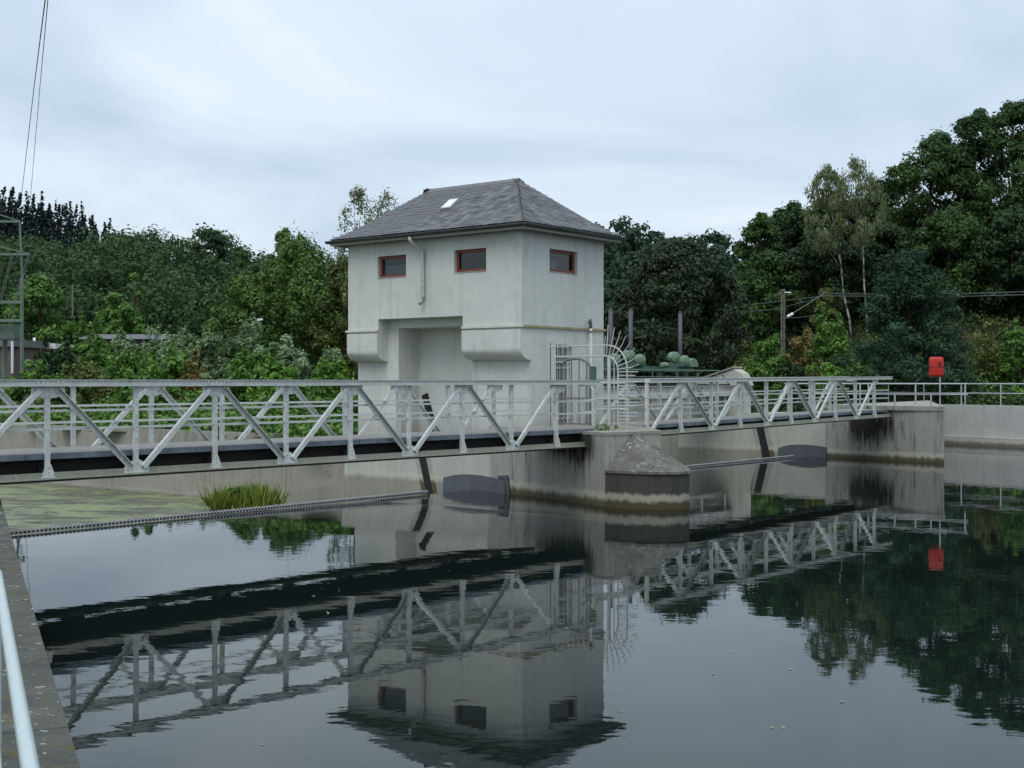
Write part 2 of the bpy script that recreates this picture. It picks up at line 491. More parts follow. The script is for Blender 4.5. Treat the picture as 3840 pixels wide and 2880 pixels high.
def _water():
    n = NT('pond_water'); P = n.pos()
    a = n.noise(n.map(P, (1, 1.6, 1)), .55, 3, .5, .4)
    b = n.noise(n.map(P, (1.0, 1.5, 1)), 2.6, 3, .5, .3)
    f = n.noise(n.map(P, (1.2, 1.2, 1)), 9.0, 2, .5)
    # livelier ripples close to the weir crest
    s = n.sep(P)
    t = n.math('ADD', n.math('MULTIPLY', n.math('SUBTRACT', s[0], C0[0]), VH[0]), n.math('MULTIPLY', n.math('SUBTRACT', s[1], C0[1]), VH[1]))
    q = n.math('ADD', n.math('MULTIPLY', n.math('SUBTRACT', s[0], C0[0]), UH[0]), n.math('MULTIPLY', n.math('SUBTRACT', s[1], C0[1]), UH[1]))
    near = n.math('MULTIPLY', n.rng(t, -4.2, .6), n.math('MULTIPLY', n.rng(q, -12.0, -4.5), n.rng(q, 2.0, -1.5)))
    # broad swell standing in front of the left gate
    w_ = n.rng(t, -9.0, -5.0)
    lift = n.math('ADD', n.math('MULTIPLY', n.math('MULTIPLY', w_, w_), 2.0), n.math('MAXIMUM', n.math('ADD', t, 5.0), 0.0))
    swell = n.math('MULTIPLY', n.math('MULTIPLY', lift, n.rng(q, -4.0, -9.0)), 6.6)
    h = n.math('ADD', n.math('MULTIPLY', a, .62), n.math('MULTIPLY', b, .16))
    h = n.math('ADD', h, n.math('MULTIPLY', f, .014))
    h = n.math('ADD', h, n.math('MULTIPLY', n.math('MULTIPLY', near, n.noise(n.map(P, (1, 1, 1), rot=(0, 0, .6)), 4.2, 2, .5, .8)), .9))
    h = n.math('ADD', h, swell)
    n.bump(h, 1.0, .0042)
    n.b.inputs['Roughness'].default_value = .012
    n.b.inputs['IOR'].default_value = 1.333
    n.b.inputs['Base Color'].default_value = (.006, .011, .010, 1)
    n.b.inputs['Specular IOR Level'].default_value = .5
    n.b.inputs['Specular Tint'].default_value = (.84, .95, 1.0, 1)
    return n.m
M['water'] = _water()

def _algae():
    n = NT('algae_water'); P = n.pos()
    v = n.map(P, (1.0, 1.0, 1), rot=(0, 0, .15))
    a = n.noise(n.map(v, (.55, 1.0, 1)), 1.0, 7, .68, .9)
    b = n.noise(P, 5, 5, .7)
    m = n.ramp(n.math('ADD', n.math('MULTIPLY', a, .8), n.math('MULTIPLY', b, .2)), [(.45, 0.0), (.54, 1.0)])
    g = n.mix(b, (.145, .19, .08), (.24, .28, .14))
    g = n.mix(n.math('MULTIPLY', n.ramp(n.noise(P, 1.2, 5, .7), [(.5, 0.0), (.64, 1.0)]), .6), g, (.11, .10, .05))
    g = n.mix(n.math('MULTIPLY', n.ramp(n.noise(P, 22, 4, .75), [(.5, 0.0), (.68, 1.0)]), .55), g, (.06, .065, .03))
    c = n.mix(m, (.045, .05, .035), g)
    n.bump(n.math('MULTIPLY', m, n.noise(P, 9, 5, .7)), .6, .03)
    n.done(c, n.ramp(m, [(0.0, .06), (1.0, .7)]), .5)
    return n.m
M['algae'] = _algae()

# leaves (base colours of the foliage itself)
L = {}
L['oak'] = leafmat('leaf_dark_green', (0.0166, 0.0436, 0.0104), (0.0726, 0.1401, 0.0311))
L['forest'] = leafmat('leaf_forest', (0.0124, 0.0332, 0.0124), (0.0477, 0.0975, 0.0290))
L['hillside'] = leafmat('leaf_hillside', (.014, .040, .014), (.080, .145, .044))
L['faroak'] = leafmat('leaf_far_wood', (.014, .038, .020), (.048, .088, .044))
L['maple'] = leafmat('leaf_maple', (0.0129, 0.0294, 0.0129), (0.0570, 0.0883, 0.0368))
L['willow'] = leafmat('leaf_olive', (0.0432, 0.0972, 0.0189), (0.1512, 0.2497, 0.0621))
L['birch'] = leafmat('leaf_birch', (0.0840, 0.1140, 0.0432), (0.2400, 0.2820, 0.1320))
L['pine'] = leafmat('needle_pine', (.012, .038, .020), (.060, .125, .062))
L['spruce'] = leafmat('needle_spruce', (.007, .017, .017), (.022, .042, .040))
L['bush'] = leafmat('leaf_bush', (0.0384, 0.1024, 0.0179), (0.1728, 0.3264, 0.0640))
L['lime'] = leafmat('leaf_lime', (0.0575, 0.1437, 0.0184), (0.2012, 0.3795, 0.0690))
L['silver'] = leafmat('leaf_silver', (0.0625, 0.1313, 0.0400), (0.3375, 0.4500, 0.2500))
L['rust'] = leafmat('leaf_rust', (0.0960, 0.0936, 0.0240), (0.2760, 0.2220, 0.0780))
L['scrub'] = leafmat('leaf_scrub', (0.0456, 0.0696, 0.0168), (0.1740, 0.2100, 0.0552))
L['grass'] = leafmat('blade_grass', (.075, .12, .016), (.30, .34, .065), .3)

# ------------------------------------------------------------------ foliage
def leaf_quads(pos, nrm, size, aspect, tint, mat, name, rs, dirs=None):
    n = len(pos)
    rnd = rs.normal(size=(n, 3)) if dirs is None else dirs
    t = rnd - (rnd * nrm).sum(1)[:, None] * nrm
    t /= np.linalg.norm(t, axis=1)[:, None] + 1e-9
    b = np.cross(nrm, t)
    s = size[:, None]
    v = np.empty((n, 4, 3), np.float32)
    v[:, 0] = pos + t * s * .5
    v[:, 1] = pos + b * s * aspect * .5 + nrm * s * .08
    v[:, 2] = pos - t * s * .5
    v[:, 3] = pos - b * s * aspect * .5 + nrm * s * .08
    me = bpy.data.meshes.new(name)
    me.vertices.add(4 * n); me.vertices.foreach_set('co', v.ravel())
    me.loops.add(4 * n); me.loops.foreach_set('vertex_index', np.arange(4 * n, dtype=np.int32))
    me.polygons.add(n); me.polygons.foreach_set('loop_start', np.arange(0, 4 * n, 4, dtype=np.int32))
    a = me.attributes.new('tint', 'FLOAT', 'FACE'); a.data.foreach_set('value', tint.astype(np.float32))
    me.materials.append(mat); me.update(calc_edges=True)
    return me

def unit(v): return v / (np.linalg.norm(v, axis=1)[:, None] + 1e-9)

def crown_points(clumps, per, rs, leaf, jitter=.35, shell=.5, up=.35):
    """clumps: (k,6) centre + radii.  Leaves gather towards each clump's outer shell."""
    k = len(clumps)
    c = np.repeat(clumps, per, axis=0); n = len(c)
    d = unit(rs.normal(size=(n, 3)))
    r = shell + (1 - shell) * rs.random(n) ** .6
    r *= 1 + .18 * rs.normal(size=n)
    r *= np.where(rs.random(n) < .13, 1 + .75 * rs.random(n), 1.0)      # stray twigs
    pos = c[:, :3] + d * c[:, 3:6] * r[:, None]
    nrm = unit(d + np.array([0, 0, up]) + jitter * rs.normal(size=(n, 3)))
    size = leaf * (.65 + .7 * rs.random(n))
    ct = np.repeat(rs.random(k), per)
    tint = np.clip(.55 * ct + .45 * rs.random(n), 0, 1)
    return pos, nrm, size, tint

def clumps_round(k, h0, h1, rad, rs, cr=.22, top=1.0, fill=.45, flat=.75, sq=1.0):
    """clumps through an egg-shaped crown between heights h0 and h1"""
    out = []
    while len(out) < k:
        z = rs.random()
        prof = math.sin(math.pi * min(1, (z * .86 + .1)) ** top) ** sq
        a = rs.random() * 2 * math.pi
        r = rad * prof * (fill + (1 - fill) * rs.random() ** .5)
        s = rad * cr * (.65 + .7 * rs.random())
        out.append((r * math.cos(a), r * math.sin(a), h0 + z * (h1 - h0) - s * .3, s, s, s * flat))
    return np.array(out)

def trunk_mesh(h, r, clumps, rs, mat, lean=(0, 0), limbs=9, start=.25):
    mb = MB()
    pts = []; rad = []
    for i in range(7):
        f = i / 6
        pts.append((lean[0] * f + .06 * h * .1 * rs.normal() * (f > 0), lean[1] * f + .006 * h * rs.normal() * (f > 0), h * f)); rad.append(r * (1 - .82 * f) * (1.35 if i == 0 else 1))
    mb.tube(pts, rad, 8)
    idx = rs.permutation(len(clumps))[:limbs]
    for j in idx:
        e = clumps[j][:3]
        f = start + (.9 - start) * rs.random()
        f = min(f, max(.15, (e[2] - .3) / h * .8))
        i = f * 6; a = int(i); w = i - a
        p = [pts[a][q] * (1 - w) + pts[min(a + 1, 6)][q] * w for q in range(3)]
        m = [(p[q] + e[q]) / 2 + .05 * h * .2 * rs.normal() for q in range(3)]
        m[2] += .03 * h
        mb.tube([p, m, e], [r * .42 * (1 - f * .5), r * .26 * (1 - f * .5), r * .08], 5)
    me = mesh_data('trunk', mb.v, mb.f, mat, True)
    return me

def plant(name, label, cat, loc, clumps, per, leaf, lmat, seed, trunk=None, group=None, aspect=.55, jitter=.45, shell=.5, up=.35, droop=None, tmat=None, limbs=9, lean=(0, 0), stem_name='trunk', crown_name='crown', start=.25):
    rs = np.random.RandomState(seed)
    t = thing(name, loc, label, cat, group)
    pos, nrm, size, tint = crown_points(clumps, per, rs, leaf, jitter, shell, up)
    dirs = None
    if droop is not None:
        dirs = np.tile(np.array(droop, float), (len(pos), 1)) + .35 * rs.normal(size=(len(pos), 3))
        nrm = unit(nrm * np.array([1, 1, .25]))
    me = leaf_quads(pos, nrm, size, aspect, tint, lmat, crown_name, rs, dirs)
    link(bpy.data.objects.new(crown_name, me), Matrix.Translation(loc), t)
    if trunk:
        me = trunk_mesh(trunk[0], trunk[1], clumps, rs, tmat or M['trunk'], lean, limbs, start)
        link(bpy.data.objects.new(stem_name, me), Matrix.Translation(loc), t)
    return t

# ------------------------------------------------------------------ setting: ground, water, terrain
def sheet(name, poly, z, mat):
    n = len(poly)
    a = sum(poly[i][0] * poly[(i + 1) % n][1] - poly[(i + 1) % n][0] * poly[i][1] for i in range(n))
    if a < 0: poly = poly[::-1]
    return tag(mobj(name, [(p[0], p[1], z) for p in poly], [tuple(range(n))], mat), kind='structure')

sheet('ground', [(-2500, -300), (2500, -300), (2500, 4000), (-2500, 4000)], -1.7, M['bed'])
WD = (-.3867, .9222)             # direction of the near bank wall
WN = (.9222, .3867)
def NW(s, off, z=0.0): return Vector((WN[0] * off + WD[0] * s, WN[1] * off + WD[1] * s, z))

T_CREST = 1.25
pond = [NW(24.0, .3).to_tuple()[:2], NW(-30, .3).to_tuple()[:2], (90, -30), (90, 20), (44.1, 20.1), (14.3, 63.4), W2(20.5, .5), W2(18.9, T_CREST), W2(-13.9, T_CREST)]
o = sheet('pond', pond, 0.0, M['water'])
tail = [W2(-16, T_CREST + .12), W2(18.9, T_CREST + .12), W2(18.9, 14), W2(8, 60), W2(-40, 60), W2(-40, T_CREST + .12)]
sheet('algae_water', tail, -.85, M['algae'])

def smooth(a, b, x):
    t = max(0.0, min(1.0, (x - a) / (b - a))); return t * t * (3 - 2 * t)
def land_height(x, y):
    dx, dy = x - C0[0], y - C0[1]
    q = dx * UH[0] + dy * UH[1]; t = dx * VH[0] + dy * VH[1]
    z = 1.05
    r = smooth(9, 28, x - .1 * (y - 60))
    z += r * (.65 + 13.0 * smooth(66, 125, y))
    z += .25 * math.sin(x * .7) * math.cos(y * .53) * smooth(55, 75, y)
    return z
BW0 = Vector((14.2, 63.4)); BW1 = Vector((44.0, 20.1)); BWD = (BW1 - BW0).normalized(); BWN = Vector((-BWD.y, BWD.x))
def is_land(x, y):
    dx, dy = x - C0[0], y - C0[1]
    q = dx * UH[0] + dy * UH[1]; t = dx * VH[0] + dy * VH[1]
    if q < .55: return False
    if q < 19.2: return t > 15 or (t > 6.7 and q < 7)
    return (Vector((x, y)) - BW0).dot(BWN) > .9 or t > 8
def terrain():
    vs_, fs, idx = [], [], {}
    st = 1.6
    xs = [(-150 + i * st) for i in range(int(300 / st) + 1)]
    ys = [(30 + j * st) for j in range(int(120 / st) + 1)]
    def vid(i, j):
        if (i, j) not in idx:
            idx[(i, j)] = len(vs_); vs_.append((xs[i], ys[j], land_height(xs[i], ys[j])))
        return idx[(i, j)]
    for i in range(len(xs) - 1):
        for j in range(len(ys) - 1):
            if is_land(xs[i] + st / 2, ys[j] + st / 2):
                fs.append((vid(i, j), vid(i + 1, j), vid(i + 1, j + 1), vid(i, j + 1)))
    return tag(mobj('terrain', vs_, fs, M['soil'], smooth=True), kind='structure')
terrain()

def hill(name, pts, depth, back, mat):
    """a ridge: pts = list of (x, y, ztop) along its crest"""
    v, f = [], []
    for k, (x, y, z) in enumerate(pts):
        v += [(x * .86, y - depth, -1.5), (x * .93, y - depth * .5, z * .55), (x, y, z), (x * 1.1, y + back, z * .6)]
        if k:
            b = 4 * k
            for m in range(3): f.append((b - 4 + m, b + m, b + m + 1, b - 4 + m + 1))
    return tag(mobj(name, v, f, mat, smooth=True), kind='structure')
def ridge(px, Z): return [(at(x, y, Z).x, Z, at(x, y, Z).z) for x, y in px]
hill_spruce = ridge([(-900, 690), (-300, 705), (0, 728), (104, 745), (226, 772), (347, 815), (469, 862), (600, 930), (800, 1050), (1000, 1180), (1500, 1250)], 460)
hill('hill', [(x, y, z - 11) for x, y, z in hill_spruce], 90, 120, M['hillsoil'])
hill_right = ridge([(1500, 1010), (1900, 930), (2200, 880), (2300, 868), (2450, 880), (2600, 905), (2760, 935), (2900, 950), (3300, 965), (4200, 950)], 340)
hill('hill', [(x, y, z - 10) for x, y, z in hill_right], 170, 120, M['hillsoil'])

def wood(name, label, spots, lmat, seed, leaf, per, k, hgt, rad, conical=False):
    """a far wood that reads as one mass, one object of leaf clumps"""
    rs = np.random.RandomState(seed)
    P, N, S, T = [], [], [], []
    for (x, y, z) in spots:
        h = hgt * (.8 + .4 * rs.random()); r = rad * (.8 + .45 * rs.random())
        if conical:
            cl = np.array([(r * (1 - f) * .55 * math.cos(a), r * (1 - f) * .55 * math.sin(a), h * (.15 + .85 * f), r * (1 - f) * .62 + .05, r * (1 - f) * .62 + .05, h / k * .8) for f, a in [((i + .5) / k, rs.random() * 6.3) for i in range(k)]])
        else:
            cl = clumps_round(k, h * .22, h, r, rs, .33, 1.0, .5, .8)
        p, n_, s, t = crown_points(cl, per, rs, leaf, .4, .55, .4)
        tone = .45 * rs.random()
        P.append(p + np.array([x, y, z])); N.append(n_); S.append(s); T.append(np.clip(t * .6 + tone, 0, 1))
    P = np.concatenate(P)
    c = P.mean(0)
    me = leaf_quads(P - c, np.concatenate(N), np.concatenate(S), .6, np.concatenate(T), lmat, name, rs)
    o = link(bpy.data.objects.new(name, me), Matrix.Translation(Vector(c)))
    return tag(o, label, 'wood', kind='stuff')

def ridge_z(pts, x):
    for (a, b) in zip(pts, pts[1:]):
        if a[0] <= x <= b[0]:
            w = (x - a[0]) / (b[0] - a[0]); return a[2] * (1 - w) + b[2] * w
    return pts[0][2] if x < pts[0][0] else pts[-1][2]
rs0 = np.random.RandomState(3)
sp = []
for _ in range(1250):
    f = rs0.random() ** .8; x = -198 + 110 * rs0.random()
    sp.append((x * (1 - .06 * f), 460 - 85 * f, ridge_z(hill_spruce, x) * (1 - .62 * f) - 10.5))
wood('spruce_wood', 'dark blue green spruce forest on the far left hilltop', sp, L['spruce'], 11, 1.25, 18, 7, 13, 3.6, True)
sp = []
for _ in range(290):
    f = rs0.random() ** .8; x = 5 + 75 * rs0.random()
    sp.append((x, 340 - 110 * f, ridge_z(hill_right, x) * (1 - .6 * f) - 9.5))
wood('distant_wood', 'bluish green wood on the distant hill right of the house roof', sp, L['faroak'], 12, 1.15, 38, 8, 12, 4.6)
# broadleaf hillside on the left
sky_l = [(-200, 900), (0, 885), (226, 876), (434, 890), (573, 884), (760, 880), (850, 915), (955, 960), (1300, 1010)]
sp = []
for _ in range(380):
    y = 215 + 125 * rs0.random() ** 1.1
    x = (-.47 + .42 * rs0.random()) * y
    px = 1920 + F0 * x / y
    ytop = np.interp(px, [p[0] for p in sky_l], [p[1] for p in sky_l])
    ztop = EYE + (HY - ytop) / F0 * 338.0
    f = (y - 215) / 125
    sp.append((x, y, max(-.5, (ztop - 17) * f ** .9)))
wood('hillside_wood', 'mixed broadleaf wood covering the hillside behind the shrubs left of the house', sp, L['hillside'], 13, .86, 60, 12, 17, 6.8)
# left hillside ground under that wood
v_, f_ = [], []
for i in range(26):
    for j in range(9):
        y = 205 + j * 18; x = (-.5 + .46 * i / 25) * y
        px = 1920 + F0 * x / y
        ytop = np.interp(px, [p[0] for p in sky_l], [p[1] for p in sky_l])
        ztop = EYE + (HY - ytop) / F0 * 338.0
        f = max(0, (y - 215) / 125)
        v_.append((x, y, max(.6, min(1.15, f) ** .9 * (ztop - 16.5))))
        if i and j: f_.append(((i - 1) * 9 + j - 1, i * 9 + j - 1, i * 9 + j, (i - 1) * 9 + j))
tag(mobj('hillside', v_, f_, M['hillsoil'], smooth=True), kind='structure')

# ------------------------------------------------------------------ walls, pier, abutment
def wallrun(name, pts, thick, z0, z1, mat, label, cat='wall', coping=None, side=1):
    """vertical wall along a plan polyline; thickness to its left (side=1)"""
    mb = MB()
    for a, b in zip(pts, pts[1:]):
        d = (Vector(b) - Vector(a)).normalized(); n = Vector((-d.y, d.x)) * thick * side
        mb.prism([a, b, tuple(Vector(b) + n), tuple(Vector(a) + n)], z0, z1)
    o = mb.build(name, mat)
    return tag(o, label, cat)

# near bank wall on the left with its coping
nw = thing('bank_wall', NW(10, 0, -1.6), 'lichen spotted concrete coping wall at the lower left corner', 'wall')
mb = MB(); mb.prism([NW(24.6, .466)[:2], NW(-14, .466)[:2], NW(-14, .10)[:2], NW(24.6, .10)[:2]], -1.6, .80)
mb.build('wall_body', M['train'], nw)
for k in range(13):
    a, b = -13.9 + k * 2.98, -13.9 + (k + 1) * 2.98 - .012
    mb = MB(); mb.prism([NW(b, .480)[:2], NW(a, .480)[:2], NW(a, -.05)[:2], NW(b, -.05)[:2]], .802, .95)
    mb.build('coping_stone', M['coping'], nw)
tag(mobj('path', [NW(24.6, -.052, .90), NW(-14, -.052, .90), NW(-14, -4, .90), NW(24.6, -4, .90)], [(0, 3, 2, 1)], M['soil']), kind='structure')
# handrail beside the camera
hr = thing('handrail', NW(4, .12, .95), 'pale pipe handrail along the wall at the left edge', 'railing')
rod('top_rail', NW(-6, .131, 1.85), NW(6.2, .131, 1.85), .0205, M['rail_blue'], hr)
rod('lower_rail', NW(-6, .125, 1.12), NW(6.2, .125, 1.12), .013, M['rail_blue'], hr)
for s in (-3.5, -1.2, 1.1, 6.2): rod('post', NW(s, .131, .95), NW(s, .131, 1.85), .0175, M['rail_blue'], hr)

# the pier carrying the house: plan polygon in weir coordinates (q, t)
left_side = [(-1.95, -3.84), (-1.50, -2.85), (-1.13, -1.9), (-.88, -1.0), (-.70, -.2), (-.50, .6), (-.36, 1.3), (-.22, 2.4), (-.12, 3.6), (-.07, 5.0), (-.05, 6.15)]
def side_q(t):
    for (a, b) in zip(left_side, left_side[1:]):
        if a[1] <= t <= b[1]: return a[0] + (b[0] - a[0]) * (t - a[1]) / (b[1] - a[1])
    return left_side[0][0] if t < left_side[0][1] else left_side[-1][0]
pier = thing('pier', W(1.5, 0, -1.6), 'stained concrete weir pier under the grey house, ending in a rounded nose', 'pier')
up = [p for p in left_side if p[1] <= .61]
blk = [W2(*p) for p in up] + [W2(3.9, .6), W2(3.7, -.6), W2(-.2, -4.15)]
MB().prism(blk, -1.6, 1.53).build('pier_body', M['pier'], pier)
cap = [W2(q - .012, t) for q, t in up] + [W2(3.9, .6), W2(3.72, -.6), W2(-.19, -4.165), W2(-1.96, -3.855)]
MB().prism(cap, 1.532, 1.60).build('pier_top', M['train'], pier)
lo = [W2(*p) for p in left_side if p[1] >= .59] + [W2(3.9, 6.15), W2(3.9, .602)]
lo[0] = W2(side_q(.602), .602)
MB().prism(lo, -1.6, 1.22).build('pier_base', M['panelc'], pier)
# rounded cutwater with conical cap
FL, FR = W(-1.95, -3.84), W(-.2, -4.15)
mid = (FL + FR) / 2; wv = (FR - FL) / 2; wv.z = 0
ax = Vector((wv.y, -wv.x, 0)).normalized(); hb = wv.length; A_ = 1.42
arc = [mid + wv.normalized() * (-hb * 1.0 * math.cos(a)) + ax * (A_ * math.sin(a)) for a in [math.pi * k / 20 for k in range(21)]]
MB().prism([(p.x, p.y) for p in arc], -1.6, .79).build('nose', M['nose'], pier)
v = [(mid.x + ax.x * .05, mid.y + ax.y * .05, 1.60)] + [(mid.x + (p.x - mid.x) * 1.03, mid.y + (p.y - mid.y) * 1.03, .795) for p in arc] + [(mid.x + (p.x - mid.x) * 1.03, mid.y + (p.y - mid.y) * 1.03, .74) for p in arc]
f = [(0, k + 1, k + 2) for k in range(20)] + [(k + 1, 22 + k, 23 + k, k + 2) for k in range(20)] + [tuple(range(22, 43))[::-1], (0, 21, 42, 22, 1)]
mobj('nose_cap', v, f, M['cone'], pier)
# guide slot, gate seal and stop on the pier face
def on_side(t, z, out=0.0): return W(side_q(t) - out, t, z)
def strip(name, pts, width, out, mat, parent, surf=on_side):
    v, f = [], []
    for k, (t, z) in enumerate(pts):
        v += [surf(t - width / 2, z, out), surf(t + width / 2, z, out), surf(t - width / 2, z, -.05), surf(t + width / 2, z, -.05)]
        if k:
            b = 4 * k
            f += [(b - 4, b, b + 1, b - 3), (b - 4, b - 2, b + 2, b), (b - 3, b + 1, b + 3, b - 1)]
    o = mobj(name, v, f, mat, parent)
    bm = bmesh.new(); bm.from_mesh(o.data); bmesh.ops.recalc_face_normals(bm, faces=bm.faces); bm.to_mesh(o.data); bm.free()
    return o
strip('guide_strip', [(3.30, 1.22), (2.83, -.3)], .58, .012, M['pier'], pier)
strip('seal', [(3.28, 1.22), (2.82, -.3)], .25, .03, M['rubber'], pier)
# gate end shield: dark steel plate with a curved top
def shield(parent, surf, ts, ztop, mat, out=.05):
    v, f = [], []
    for k, (t, z) in enumerate(zip(ts, ztop)):
        v += [surf(t, z, out), surf(t, -.6, out), surf(t, z, -.04)]
        if k:
            b = 3 * k
            f += [(b - 3, b, b + 1, b - 2), (b - 3, b - 1, b + 2, b)]
    f += [(0, 1, 2)]
    n = len(v) - 3; f += [(n, n + 2, n + 1)]
    o = mobj('end_shield', v, f, mat, parent)
    return o
sh_t = [2.32, 2.1, 1.85, 1.55, 1.2, .9, .6, .35, .1, -.05]
sh_z = [.25, .30, .345, .375, .385, .38, .365, .35, .335, .325]
shield(pier, on_side, sh_t, sh_z, M['flap'])
strip('stop_frame', [(-.10, .40), (-.20, -.2)], .13, .05, M['grey_post'], pier)
beam('stop_cap', on_side(.22, .38, .02), on_side(-.14, .41, .02), .05, .07, M['grey_post'], pier)

# training wall downstream of the house, with the low ledge at its foot
tw = thing('training_wall', W(.5, 12, -1.6), 'weathered old concrete training wall beyond the algae, running left from the house', 'wall')
ts = [6.2, 9.6, 10.4, 14.4, 18.4, 22.4, 26.4, 34, 46]
for a, b in zip(ts, ts[1:]):
    pl = [W2(.38, a + .006), W2(.38, b - .006), W2(.75, b - .006), W2(.75, a + .006)]
    MB().prism(pl, -1.6, 1.16 if a > 9 else [1.10, .98, .98, 1.10]).build('wall_bay', M['train'], tw)
MB().prism([W2(-.05, 6.16), W2(.10, 10.2), W2(.376, 10.2), W2(.376, 6.16)], -1.6, [-.16, -.80, -.72, -.08]).build('foot_ledge', M['panelc'], tw)
MB().prism([W2(.18, 10.25), W2(.18, 40), W2(.376, 40), W2(.376, 10.25)], -1.6, -.78).build('foot_ledge', M['train'], tw)

# left and right flap gates
def gate(name, label, q0, q1, t0, qs):
    g = thing(name, W((q0 + q1) / 2, t0, -1.6), label, 'weir gate', 'weir gates')
    n = max(1, round((q1 - q0) / 2.9))
    for k in range(n):
        a = q0 + (q1 - q0) * k / n + .004; b = q0 + (q1 - q0) * (k + 1) / n - .004
        mb = MB(); v = [W(a, t0 - .02, -.5), W(b, t0 - .02, -.5), W(b, t0 - .02, -.03), W(a, t0 - .02, -.03), W(a, t0 + .10, -.03), W(b, t0 + .10, -.03), W(b, t0 + .9, -1.4), W(a, t0 + .9, -1.4)]
        mb.add(v, [(0, 1, 2, 3), (3, 2, 5, 4), (4, 5, 6, 7), (0, 3, 4, 7), (1, 6, 5, 2), (0, 7, 6, 1)])
        mb.build('flap_plate', M['flap'], g)
        if a > qs: continue
        b = min(b, qs)
        beam('crest_strip', W(a, t0 + .03, .045), W(b, t0 + .03, .045), .02, .07, M['crest'], g)
    mb = MB(); mb2 = MB()
    q = q0 + .05
    while q < qs - .05:
        mb.box(W(q, t0 + .012, .046), W(q + .03, t0 + .012, .046), .03, .03)  # dark raised blocks, their colour standing in for the holes in the crest strip
        mb2.box(W(q + .02, t0 + .03, .088), W(q + .05, t0 + .03, .088), .02, .02)
        q += .082
    tag(mb.build('crest_hole_marks', M['rubber'], g), kind='stuff')
    tag(mb2.build('crest_teeth', M['crest'], g), kind='stuff')
    return g
gate('flap_gate', 'left weir gate with toothed crest line crossing below the nearer footbridge', -14.0, -.38, T_CREST, -2.0)
gate('flap_gate', 'right weir gate with its crest just behind the pier nose', 3.3, 18.45, T_CREST, 17.2)

# right abutment
ab_side = [(17.40, -4.05), (17.62, -3.0), (17.84, -2.1), (18.05, -.7), (18.25, .57), (18.40, 1.3), (18.52, 2.2), (18.58, 3.2)]
def ab_q(t):
    for (a, b) in zip(ab_side, ab_side[1:]):
        if a[1] <= t <= b[1]: return a[0] + (b[0] - a[0]) * (t - a[1]) / (b[1] - a[1])
    return ab_side[0][0] if t < ab_side[0][1] else 18.6
def on_ab(t, z, out=0.0): return W(ab_q(t) - out, t, z)
ab = thing('abutment', W(19, -1, -1.6), 'streaked concrete abutment at the far end of the farther footbridge', 'abutment')
MB().prism([W2(*p) for p in ab_side if p[1] < .58] + [W2(21.4, .57), (18.3, 57.4)], -1.6, 1.72).build('abutment_body', M['abut'], ab)
MB().prism([W2(17.38, -4.08), W2(18.21, .57), W2(21.4, .57), (18.33, 57.4)], 1.722, 1.87).build('landing_slab', M['abut'], ab)
MB().prism([W2(*p) for p in ab_side if p[1] > .56] + [W2(18.6, 4.0), W2(21.2, 4.0), W2(21.2, .572)], -1.6, 1.5).build('abutment_base', M['panelc'], ab)
# gabled end wall of the abutment further down
MB().prism([W2(18.6, 4.002), W2(18.6, 6.9), W2(19.1, 6.9), W2(19.1, 4.002)], -1.6, 2.55).build('wing_wall', M['panelc'], ab)
MB().prism([W2(18.75, 6.906), W2(18.75, 15), W2(19.2, 15), W2(19.2, 6.906)], -1.6, 2.2).build('wing_wall', M['train'], ab)
v = [W(q, t, z) for q in (18.56, 19.14) for t, z in ((3.9, 2.552), (6.6, 2.552), (5.4, 2.86), (4.45, 3.18), (4.10, 3.0))]
mobj('gable_cap', v, [(0, 1, 2, 3, 4), (9, 8, 7, 6, 5), (0, 5, 6, 1), (1, 6, 7, 2), (2, 7, 8, 3), (3, 8, 9, 4), (4, 9, 5, 0)], M['panelc'], ab)
beam('cap_stone', W(18.85, 5.9, 2.80), W(18.85, 4.42, 3.24), .7, .06, M['train'], ab)
strip('seal', [(3.45, 1.45), (3.0, -.3)], .30, .03, M['rubber'], ab, on_ab)
strip('guide_strip', [(3.46, 1.45), (3.0, -.3)], .7, .012, M['abut'], ab, on_ab)
shield(ab, on_ab, [2.55, 2.35, 2.1, 1.7, 1.2, .8, .55, .5], [.25, .32, .37, .41, .41, .385, .36, .35], M['flap'])
# mooring ring
mb = MB(); c = on_ab(-.75, .42, .05)
pts = [c + Vector((UH[0] * 0, 0, 0)) + Vector((VH[0] * math.cos(a) * .055, VH[1] * math.cos(a) * .055, math.sin(a) * .11)) for a in [2 * math.pi * k / 12 for k in range(13)]]
mb.tube(pts, .016, 6); mb.build('mooring_ring', M['zinc'], ab)
# far right bank wall with ledge
rb = thing('bank_wall', at(3700, 1663, 55), 'long pale concrete bank wall at the right edge of the picture', 'wall')
p0, p1 = BW0, BW1
dirw = (p1 - p0).normalized(); nn = Vector((-dirw.y, dirw.x)) 
if nn.x < 0: nn = -nn
k = 0; s = 0.0; Lw = (p1 - p0).length
while s < Lw - .1:
    e = min(Lw, s + 5.4); a = p0 + dirw * (s + .006); b = p0 + dirw * (e - .006)
    MB().prism([a, b, b + nn * .5, a + nn * .5], -1.6, 1.70).build('wall_bay', M['wallc'], rb); s = e
MB().prism([p0 - nn * .42, p1 - nn * .42, p1 - nn * .004, p0 - nn * .004], -1.6, .36).build('foot_ledge', M['wallc'], rb)

